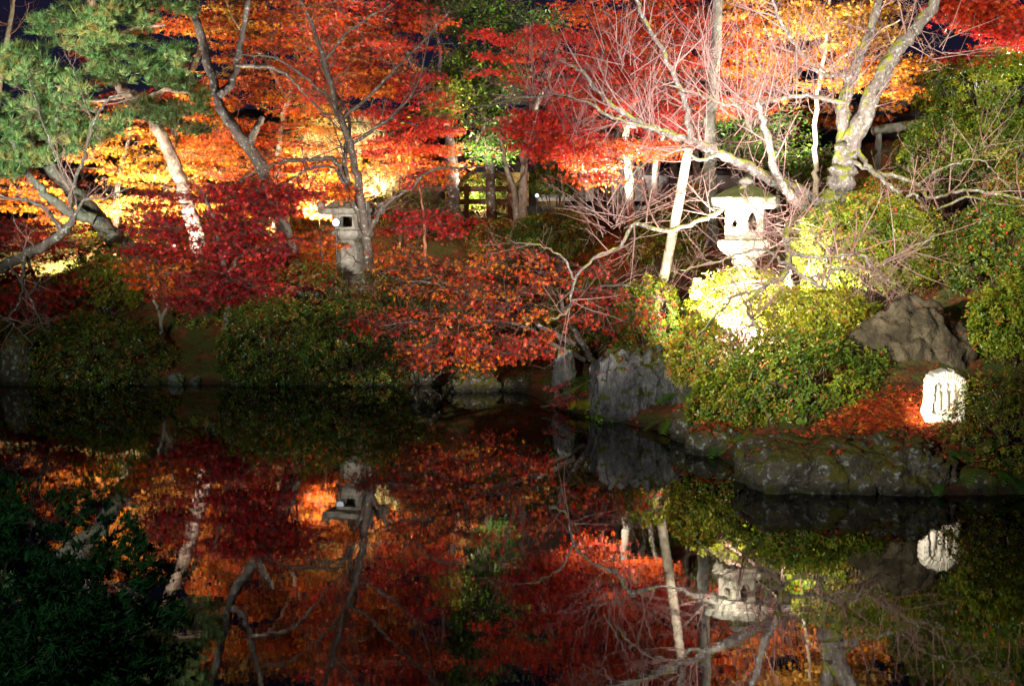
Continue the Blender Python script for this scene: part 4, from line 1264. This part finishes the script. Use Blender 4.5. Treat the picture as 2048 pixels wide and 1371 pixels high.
def rock(label, boxpx, Y, depth, mat, seed, power=3.0, amp=0.18, strata=0.0, name="rock", group="rocks along the shore", tilt=0.0):
    x0, y0, x1, y1 = boxpx
    if group == "stones on the bank":
        Y = float(hit((x0 + x1) / 2, y1 - 4)[1])
    a, b = at(x0, y1, Y), at(x1, y0, Y)
    c = (a + b) / 2
    h = np.array(((b[0] - a[0]) / 2, depth / 2, (b[2] - a[2]) / 2))
    big = max(h) > 0.3
    D, Fc = ICO5 if big else ICO4
    q = np.abs(D) ** power
    k = (q.sum(1)) ** (-1 / power)
    P = D * k[:, None]
    so = Vector(np.random.default_rng(seed).uniform(-40, 40, 3))
    sc = max(h)
    out = []
    for p, d in zip(P, D):
        w = Vector(p * h) / sc * 1.6 + so
        n = mnoise.fractal(w * 1.1, 0.9, 2.0, 5)
        vr = mnoise.voronoi(w * 1.5)[0]
        cr_ = (vr[1] - vr[0])
        n2 = min(cr_ * 1.2, 0.28) - 0.2
        s3 = strata * (mnoise.noise(Vector((w.x * 5, w.y * 5, w.z * 0.8))))
        out.append(1 + amp * (0.75 * n + 0.8 * n2 + s3))
    P = P * np.array(out)[:, None] * h
    if tilt:
        cs, sn = math.cos(tilt), math.sin(tilt)
        P = np.stack([P[:, 0] * cs - P[:, 2] * sn, P[:, 1], P[:, 0] * sn + P[:, 2] * cs], -1)
    o = build(name, P + c, [Fc], mat, loc=tuple(c))
    fn = np.cross(P[Fc[:, 1]] - P[Fc[:, 0]], P[Fc[:, 2]] - P[Fc[:, 0]])
    up_ = nrm(fn)[:, 2] > 0.75
    if c[1] < 15.5:
        ROCK_TOPS.append((P + c)[Fc[up_]].mean(1))
    return tag(o, label, "rock", group)


rock("tall grey cliff like rock rising from the water, streaked with moss", (1188, 700, 1345, 880), 14.7, 1.1, M_ROCK, 401, 4.5, 0.20, 0.8)
rock("mossy dark block joined against the right of the grey cliff rock", (1310, 708, 1395, 885), 14.5, 0.9, M_ROCK, 402, 4.0, 0.20, 0.6)
rock("big brown boulder sloping behind the white carved stone", (1700, 612, 1965, 900), 12.6, 0.9, M_ROCK_BROWN, 403, 2.3, 0.30, 0.3)
rock("long flat topped dark rock at the water's edge in front of the carved stone", (1475, 880, 1770, 1030), 10.72, 1.0, M_ROCK_DARK, 404, 3.2, 0.30)
rock("bluish lichened rock at the right end of the long flat rock", (1700, 874, 1895, 1045), 10.62, 0.9, M_ROCK_DARK, 405, 2.8, 0.30)
rock("dark wet stone at the water below the low mossy stone", (1370, 850, 1490, 960), 12.25, 0.5, M_ROCK_DARK, 410, 2.8, 0.22)
rock("dark shore stone in the lower right corner under the ferns", (1885, 935, 2010, 1050), 10.45, 0.5, M_ROCK_DARK, 411, 2.8, 0.22)
rock("last dark shore stone at the lower right frame edge", (2000, 940, 2130, 1050), 10.5, 0.5, M_ROCK_DARK, 412, 2.8, 0.22)
rock("low mossy stone left of the small fern", (1342, 812, 1452, 900), 13.0, 0.5, M_ROCK_DARK, 406, 2.6, 0.2)
rock("narrow standing stone at the far left waterline", (10, 672, 66, 800), 17.9, 0.45, M_ROCK_DARK, 407, 2.8, 0.25, 0.4)
rock("pale stone half hidden behind the overhanging maple", (822, 690, 885, 785), 18.0, 0.5, M_ROCK_DARK, 408, 2.8, 0.25, 0.4)
rock("grey stone standing left of the bright fern", (1105, 700, 1150, 810), 15.9, 0.4, M_ROCK_PALE, 409, 2.8, 0.25, 0.4)
for i, (bx, lab) in enumerate([((70, 742, 160, 800), "flat kerb stone under the left azalea, leftmost of the row"),
                               ((150, 748, 262, 800), "flat kerb stone, longest of the row under the left azalea"),
                               ((255, 750, 335, 798), "flat kerb stone at the right end below the left azalea"),
                               ((342, 745, 374, 790), "small pale stone in the dark gap of the left bank"),
                               ((386, 750, 406, 785), "tiniest pale stone beside the small fern of the left bank"),
                               ((455, 752, 560, 800), "dark waterline stone below the crimson maple's azalea mound"),
                               ((555, 754, 690, 800), "long dark waterline stone in the middle of the left bank"),
                               ((690, 752, 815, 800), "dark waterline stone left of the half hidden pale stone"),
                               ((890, 745, 1000, 810), "shadowed stone below the overhanging maple"),
                               ((1000, 750, 1090, 830), "shadowed stone by the dark fern")]):
    rock(lab, bx, 18.0 if bx[0] < 880 else 17.2, 0.5, M_ROCK_PALE if i in (3, 4) else M_ROCK_DARK, 420 + i, 2.6, 0.36)
rock("small grey stone at the shaded lantern's foot", (615, 580, 642, 606), 20.0, 0.25, M_ROCK_PALE, 431, 2.6, 0.2, group="stones on the bank")
rock("upright mossy stone under the hanging crimson leaves", (405, 590, 432, 640), 19.1, 0.25, M_ROCK_PALE, 432, 2.6, 0.2, group="stones on the bank")
rock("round stone at the end of the hillside rail", (1868, 228, 1905, 262), 18.8, 0.3, M_ROCK_PALE, 433, 2.4, 0.15, group="stones on the bank")


fallen_leaves()


def floating_leaves():
    rng = np.random.default_rng(21)
    x, y = rng.uniform(-8, 6, 900), rng.uniform(6, 18, 900)
    sd = shore_dist(x, y)
    k = (sd < -0.03) & (rng.uniform(0, 1, 900) < 0.04 + 0.8 * np.exp(sd / 0.35))
    P = np.stack([x[k], y[k], np.full(k.sum(), 0.004)], -1)
    V, T, A = scatter(rng, P, rng.normal(0, 0.03, P.shape) + (0, 0, 1), rng.uniform(0.03, 0.045, len(P)), MAPLE5, rng.uniform(0.2, 0.9, len(P)))
    V[:, 2] = np.maximum(V[:, 2], 0.003)
    o = build("floating_leaves", V, [T], M_LITTER, attr=A, smooth=False)
    tag(o, "few red leaves floating on the dark pond near the bank", "leaves", kind="stuff")


floating_leaves()


# ------------------------------------------------------------------ stone lanterns
def holed_panel(sol, w, h, thick, hole, M, n=32):
    """rectangular stone panel (w x h, centred on x, standing from z=0, front at y=0) with a real opening; M maps local to world"""
    a = np.arange(n) * 2 * math.pi / n
    hx, hz = hole(a)
    cz = h / 2
    ca, sa = np.cos(a), np.sin(a)
    k = np.minimum(w / 2 / np.maximum(np.abs(ca), 1e-6), h / 2 / np.maximum(np.abs(sa), 1e-6))
    ox, oz = ca * k, sa * k
    rings = [(ox, 0), (hx, 0), (hx, thick), (ox, thick)]
    zs = [oz, hz, hz, oz]
    V = np.concatenate([np.stack([r[0], np.full(n, r[1]), z + cz], -1) for r, z in zip(rings, zs)])
    i = np.arange(n)
    j = (i + 1) % n
    Q = np.concatenate([np.stack([i + n * q, j + n * q, j + n * ((q + 1) % 4), i + n * ((q + 1) % 4)], -1) for q in range(4)])
    sol.raw(M(V), Q)


def place(c, rot, off=(0, 0, 0)):
    cs, sn = math.cos(rot), math.sin(rot)

    def f(V):
        V = V + np.asarray(off)
        return np.stack([V[:, 0] * cs - V[:, 1] * sn, V[:, 0] * sn + V[:, 1] * cs, V[:, 2]], -1) + np.asarray(c)
    return f


def bright_lantern():
    Y = 15.35
    px = lambda p: (p / F) * Y
    c = at(1490, 467, Y)
    zz = lambda py: at(1490, py, Y)[2]
    x, y = c[0], c[1]
    g = gz(x, y)
    root = empty("stone_lantern", (x, y, g), "dazzlingly lit hexagonal stone lantern with broad mossy cap on the right bank", "stone lantern", "stone lanterns")
    rot = math.radians(12)
    R = px(73)
    s = Solid()                                          # cap
    s.lathe([(R * 0.90, zz(418)), (R * 1.0, zz(412)), (R * 1.0, zz(395)), (R * 0.82, zz(389)), (R * 0.58, zz(380)), (R * 0.30, zz(372)), (R * 0.16, zz(369))], 6, (x, y, 0), rot)
    cap = s.build("cap", M_STONE_CAP, root, bevel=0.018)
    s = Solid()
    s.lathe([(px(10), zz(370)), (px(12), zz(368)), (px(15), zz(364)), (px(13), zz(359)), (px(7), zz(355)), (px(1), zz(352))], 20, (x, y, 0))
    s.build("finial", M_STONE_CAP, root, smooth=True)
    rf = px(37)                                          # firebox: six panels, alternating openings
    h = zz(417) - zz(479)
    w = rf * 2 * math.tan(math.pi / 6)
    s = Solid()
    for q in range(6):
        a = rot + math.pi / 6 + q * math.pi / 3
        hole = (lambda t: (0.26 * w * np.cos(t), 0.30 * h * np.sin(t) * (1 + 0.25 * np.clip(np.sin(t), 0, 1)))) if q % 2 == 0 else \
               (lambda t: (0.20 * w * np.cos(t), 0.20 * w * np.sin(t)))
        holed_panel(s, w, h, 0.055, hole, place((x, y, zz(479)), a + math.pi / 2, (0, -rf, 0)))
    s.build("firebox", M_STONE, root)
    s = Solid()                                          # platform below the firebox
    Rp = px(58)
    s.lathe([(px(26), zz(517)), (Rp * 0.66, zz(510)), (Rp * 0.90, zz(500)), (Rp, zz(491)), (Rp, zz(482)), (Rp * 0.94, zz(478.5)), (Rp * 0.55, zz(478.4))], 6, (x, y, 0), rot)
    s.build("platform", M_STONE, root, bevel=0.015)
    s = Solid()
    s.lathe([(px(28), g - 0.1), (px(26), g + 0.3), (px(23), zz(560)), (px(22), zz(530)), (px(25), zz(526)), (px(25), zz(520)), (px(23), zz(516))], 24, (x, y, 0))
    s.build("post", M_STONE, root, smooth=True)
    s = Solid()
    s.lathe([(px(52), g - 0.15), (px(52), g + 0.10), (px(46), g + 0.16), (px(34), g + 0.24), (px(28), g + 0.25)], 6, (x, y, 0), rot)
    s.build("base", M_STONE, root, bevel=0.015)


bright_lantern()


def shaded_lantern():
    Y = 20.9
    px = lambda p: (p / F) * Y
    c = at(704, 467, Y)
    zz = lambda py: at(704, py, Y)[2]
    x, y = c[0], c[1]
    g = gz(x, y)
    root = empty("stone_lantern", (x, y, g), "shaded grey stone lantern with square firebox, behind the slender dark maple", "stone lantern", "stone lanterns")
    rot = math.radians(-14)
    s = Solid()
    R = px(56)
    q = math.pi / 4
    s.lathe([(R * 1.2, zz(429)), (R * 1.30, zz(425)), (R * 1.30, zz(418)), (R * 1.0, zz(412)), (R * 0.5, zz(398)), (R * 0.2, zz(388))], 4, (x, y, 0), rot + q)
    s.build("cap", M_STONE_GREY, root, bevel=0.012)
    for k in range(4):                                   # upturned corner pieces
        a = rot + q + k * math.pi / 2
        s = Solid()
        s.lathe([(px(9), zz(424)), (px(10), zz(414)), (px(8), zz(404))], 4, (x + math.cos(a) * R * 1.14, y + math.sin(a) * R * 1.14, 0), rot + q)
        s.build("corner_horn", M_STONE_GREY, root, bevel=0.01)
    s = Solid()
    s.lathe([(px(8), zz(390)), (px(13), zz(382)), (px(10), zz(372)), (px(1), zz(364))], 18, (x, y, 0))
    s.build("finial", M_STONE_GREY, root, smooth=True)
    half = px(30)
    h = zz(428) - zz(459.5)
    s = Solid()
    for k in range(4):
        a = rot + k * math.pi / 2

        def hole(t, wd=half * 0.42, hg=h * 0.33):
            ca, sa = np.cos(t), np.sin(t)
            kk = np.minimum(wd / np.maximum(np.abs(ca), 1e-6), hg / np.maximum(np.abs(sa), 1e-6))
            return ca * kk, sa * kk
        holed_panel(s, half * 2, h, 0.05, hole, place((x, y, zz(459.5)), a, (0, -half, 0)))
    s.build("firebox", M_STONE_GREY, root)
    s = Solid()
    s.lathe([(px(30), zz(480)), (px(36), zz(476)), (px(42), zz(470)), (px(43), zz(463)), (px(38), zz(459)), (px(20), zz(458.9))], 48, (x, y, 0),
            fn=lambda a, p: 1 + 0.03 * np.cos(a * 12)[None] * (p[:, 1:2] < zz(464)))
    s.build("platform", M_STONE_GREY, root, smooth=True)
    s = Solid()
    s.lathe([(px(33), g - 0.1), (px(32), g + 0.3), (px(30), zz(530)), (px(31), zz(522)), (px(29), zz(516)), (px(30), zz(480))], 28, (x, y, 0))
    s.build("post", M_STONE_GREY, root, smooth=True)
    s = Solid()
    s.lathe([(px(52), g - 0.15), (px(52), g + 0.10), (px(44), g + 0.18), (px(34), g + 0.2)], 6, (x, y, 0), 0.2)
    s.build("base", M_STONE_GREY, root, bevel=0.015)


shaded_lantern()


# ------------------------------------------------------------------ carved stone with three figures
def carved_stone():
    c = hit(1886, 842)
    x, y = c[0], c[1]
    g = gz(x, y)
    u = y / F
    W, H = 39 * u, 112 * u
    root = empty("carved_stone", (x, y, g), "white floodlit carved stone with three little figures beside the loose brownish bush", "carved stone")
    rng = np.random.default_rng(8)

    def outline(sc, n=40):
        pts = []
        L_ = [(-1.0, 0), (-0.98, 0.3), (-0.93, 0.6), (-0.9, 0.82), (-0.66, 0.92), (-0.3, 0.99), (0, 1.0), (0.35, 0.97), (0.7, 0.9), (0.95, 0.82), (1.0, 0.7), (0.97, 0.5), (0.94, 0.25), (0.97, 0)]
        return np.array([(px_ * W, pz * H) for px_, pz in L_])
    O = outline(1)
    O = np.array([O[int(i)] * (1 - (i % 1)) + O[min(int(i) + 1, len(O) - 1)] * (i % 1) for i in np.linspace(0, len(O) - 1, 56)])
    O[1:-1] += rng.normal(0, 0.006, O[1:-1].shape)
    I = np.stack([O[:, 0] * 0.70, 0.20 * H + (O[:, 1]) * 0.62], -1)
    n = len(O)
    th = 0.16
    fr = -th / 2
    V = []
    for pts, yy in ((O, th / 2), (O, fr + 0.02), (O * 0.97 + np.array((0, 0.005)), fr), (I, fr), (I * np.array((0.96, 1)), fr + 0.035)):
        V.append(np.stack([pts[:, 0], np.full(n, yy) + rng.normal(0, 0.003, n), pts[:, 1]], -1))
    V = np.concatenate(V) + np.array((x, y, g - 0.04))
    i = np.arange(n - 1)
    Q = np.concatenate([np.stack([i + n * q, i + 1 + n * q, i + 1 + n * (q + 1), i + n * (q + 1)], -1) for q in range(4)])
    m = len(V)
    ctr = np.array([(x, y + th / 2, g + 0.3 * H), (x, y + fr + 0.035, g + 0.5 * H)])
    V = np.vstack([V, ctr])
    T = np.concatenate([np.stack([i + 1, i, np.full(n - 1, m)], -1), np.stack([i + n * 4, i + 1 + n * 4, np.full(n - 1, m + 1)], -1)])
    # lower face: close between the outline's feet and the niche's lower edge
    T2 = np.array([(n * 2, n * 3, n * 3 - 1), (n * 3, n * 4 - 1, n * 3 - 1), (n * 3, n * 4, n * 4 - 1), (n * 4, n * 5 - 1, n * 4 - 1), (n * 4, m + 1, n * 5 - 1), (0, n - 1, m), (0, n, n - 1), (n, n * 2 - 1, n - 1), (n, n * 2, n * 2 - 1), (n * 2, n * 3 - 1, n * 2 - 1)])
    build("slab", V, [Q, np.vstack([T, T2])], M_STELE, root, smooth=False)
    for k, fx in enumerate((-0.38, 0.01, 0.40)):
        s = Solid()
        hh = H * (0.52 if k == 1 else 0.50)
        r = W * 0.205
        zb = g + 0.19 * H
        pr = [(r * 1.0, 0), (r * 1.12, hh * 0.1), (r * 1.05, hh * 0.3), (r * 0.95, hh * 0.5), (r * 0.85, hh * 0.62), (r * 0.45, hh * 0.70),
              (r * 0.50, hh * 0.74), (r * 0.62, hh * 0.82), (r * 0.58, hh * 0.91), (r * 0.30, hh * 0.985), (0.001, hh)]
        s.lathe([(a_, b_ + zb) for a_, b_ in pr], 18, (x + fx * W, y + fr + 0.045, 0))
        s.build("carved_figure", M_STELE, root, smooth=True)


carved_stone()


# ------------------------------------------------------------------ floodlights seen in the photo
def floodlight(label, px, py, Y, r, face):
    c = at(px, py, Y)
    g = gz(c[0], c[1])
    root = empty("floodlight", (c[0], c[1], g), label, "floodlight", "small garden floodlights")
    d = nrm(np.asarray(face, dtype=float))
    t = Tubes()
    t.add(np.array([c + d * 0.0, c - d * 0.02, c - d * 0.10, c - d * 0.14]), np.array([r, r, r * 0.85, r * 0.4]), k=24, cap=True)
    t.build("housing", M_METAL, root)
    t = Tubes()
    t.add(np.array([c + d * 0.004, c + d * 0.010]), np.array([r * 0.92, r * 0.9]), k=24, cap=True)
    t.build("lens", M_LENS, root)
    t = Tubes()
    t.add(np.array([(c[0], c[1] + 0.05, g - 0.1), (c[0], c[1] + 0.05, c[2] - r * 0.5)]), np.array([0.012, 0.012]), k=8)
    t.build("stake", M_METAL, root)


floodlight("round lit floodlight shining beside the shaded lantern's firebox", 672, 445, 20.5, 0.075, (-0.1, -1, 0.05))
floodlight("small distant floodlight glowing in front of the corridor posts", 1074, 391, 24.5, 0.045, (0.0, -1, 0.05))


# ------------------------------------------------------------------ buildings and fences on the upper bank
def corridor():
    A, B = at(1050, 400, 28.2), at(1560, 400, 28.2)
    y = 28.2
    g = gz((A[0] + B[0]) / 2, y)
    x0, x1 = A[0], B[0]
    root = empty("covered_corridor", ((x0 + x1) / 2, y, g), "dark timber covered corridor with white plaster panels behind the trees", "corridor")
    zf = at(1300, 412, y)[2]
    s = Solid()
    s.box(x0 - 0.2, x1, y - 0.25, y + 1.6, g - 0.5, zf)
    s.build("stone_plinth", M_ROCK_PALE, root)
    n = 4
    for k in range(n):
        xx = at(1065 + k * 140, 400, y)[0]
        s = Solid()
        s.box(xx - 0.09, xx + 0.09, y - 0.11, y + 0.07, zf, zf + 2.5)
        s.build("post", M_WOOD, root, bevel=0.01)
    for k in range(n - 1):
        xa, xb = at(1065 + k * 140, 400, y)[0] + 0.1, at(1065 + (k + 1) * 140, 400, y)[0] - 0.1
        s = Solid()
        s.box(xa, xb, y, y + 0.06, zf + 0.12, zf + 0.75)
        s.build("plaster_panel", M_PLASTER, root)
        s = Solid()
        s.box(xa, xb, y - 0.05, y + 0.05, zf + 0.76, zf + 0.86)
        s.build("rail", M_WOOD, root)
    s = Solid()
    s.box(x0 - 0.2, x1, y - 0.08, y + 0.04, zf + 2.5, zf + 2.68)
    s.build("beam", M_WOOD, root)
    s = Solid()
    ya, yb, yc = y - 0.9, y + 0.75, y + 2.4
    za, zb = zf + 2.72, zf + 3.5
    V = np.array([(x, yy, z) for x in (x0 - 0.6, x1 + 0.6) for yy, z in ((ya, za), (yb, zb), (yc, za), (yc, za + 0.12), (yb, zb + 0.14), (ya, za + 0.12))])
    i = np.arange(6)
    s.raw(V, np.concatenate([np.stack([i, (i + 1) % 6, (i + 1) % 6 + 6, i + 6], -1), [(0, 5, 4, 1), (1, 4, 3, 2), (6, 7, 10, 11), (7, 8, 9, 10)]]))
    s.build("roof", M_TILE, root)


corridor()


def rail_fence():
    y = 27.0
    x0, x1 = at(760, 400, y)[0], at(1020, 400, y)[0]
    g = gz((x0 + x1) / 2, y)
    root = empty("rail_fence", ((x0 + x1) / 2, y, g), "low brown timber rail fence on the upper bank left of the twin trunks", "fence")
    zt = at(900, 378, y)[2]
    for zz_ in (zt, (zt + g) / 2 + 0.05):
        s = Solid()
        s.box(x0, x1, y - 0.04, y + 0.04, zz_ - 0.06, zz_ + 0.06)
        s.build("rail", M_WOOD_BROWN, root, bevel=0.01)
    for k in range(4):
        xx = x0 + (x1 - x0) * k / 3
        s = Solid()
        s.box(xx - 0.055, xx + 0.055, y - 0.10, y - 0.042, g - 0.2, zt + 0.12)
        s.build("post", M_WOOD_BROWN, root, bevel=0.01)


rail_fence()


def ochre_wall():
    y = 30.5
    x0, x1 = at(890, 400, y)[0], at(1130, 400, y)[0]
    g = gz((x0 + x1) / 2, y)
    root = empty("garden_wall", ((x0 + x1) / 2, y, g), "ochre plastered garden wall glowing behind the rail fence", "wall")
    zt = at(950, 345, y)[2]
    s = Solid()
    s.box(x0, x1, y, y + 0.3, g - 0.4, zt)
    s.build("plaster", M_SAND, root)
    s = Solid()
    s.lathe([(0.42, zt), (0.40, zt + 0.05), (0.10, zt + 0.25)], 4, (0, 0, 0), math.pi / 4)
    s2 = Solid()
    V = np.array([(x, yy, z) for x in (x0 - 0.1, x1 + 0.1) for yy, z in ((y - 0.25, zt), (y + 0.15, zt + 0.28), (y + 0.55, zt))])
    s2.raw(V, [(0, 1, 4, 3), (1, 2, 5, 4), (2, 0, 3, 5)], [(0, 2, 1), (3, 4, 5)])
    s2.build("coping", M_TILE, root)


ochre_wall()


def hill_rail():
    y = 19.4
    P0, P1 = at(1745, 262, y), at(1905, 240, y)
    root = empty("stone_rail", tuple((P0 + P1) / 2 - np.array((0, 0, 0.5))), "old stone topped rail on the hillside between two azalea mounds", "rail")
    t = Tubes()
    t.add(np.array([P0, P0 * 0.6 + P1 * 0.4 + (0, 0, 0.01), P1]), np.array([0.085, 0.08, 0.085]), k=8, cap=True)
    t.build("top_rail", M_STONE_GREY, root)
    t = Tubes()
    t.add(np.array([P0 - (0, 0, 0.36), P1 - (0, 0, 0.36)]), np.array([0.05, 0.05]), k=8, cap=True)
    t.build("lower_rail", M_WOOD_BROWN, root)
    for f in (0.08, 0.5, 0.92):
        p = P0 * (1 - f) + P1 * f
        t = Tubes()
        t.add(np.array([(p[0], p[1], gz(p[0], p[1]) - 0.2), (p[0], p[1], p[2] - 0.04)]), np.array([0.06, 0.055]), k=8)
        t.build("post", M_STONE_GREY, root)


hill_rail()


def hall():
    y = 27.5
    C = at(1900, 230, y)
    g = gz(C[0], y)
    root = empty("temple_hall", (C[0], y, g), "dark temple hall with sloping tiled roof behind the hillside azaleas", "building")
    xa, xb = at(1780, 230, y)[0], at(2200, 230, y)[0]
    ze, zr = at(1800, 215, y)[2], at(1960, 95, y)[2]
    s = Solid()
    s.box(xa + 0.6, xb, y, y + 4, g - 0.5, ze)
    s.build("wall", M_WOOD, root)
    s = Solid()
    V = np.array([(xx, yy, z) for yy in (y - 1, y + 5) for xx, z in ((xa - 0.2, ze), (xa + 2.2, zr), (xb, zr), (xb, zr - 0.25), (xa + 2.3, zr - 0.25), (xa - 0.15, ze - 0.2))])
    i = np.arange(6)
    s.raw(V, np.concatenate([np.stack([i, (i + 1) % 6, (i + 1) % 6 + 6, i + 6], -1), [(0, 1, 4, 5), (1, 2, 3, 4), (6, 11, 10, 7), (7, 10, 9, 8)]]))
    s.build("roof", M_TILE, root)
    s = Solid()
    p = at(1982, 104, y - 1.1)
    s.box(p[0] - 0.22, p[0] + 0.22, p[1] - 0.1, p[1] + 0.1, p[2] - 0.12, p[2] + 0.16)
    s.build("ridge_end_tile", M_STONE, root, bevel=0.03)


hall()
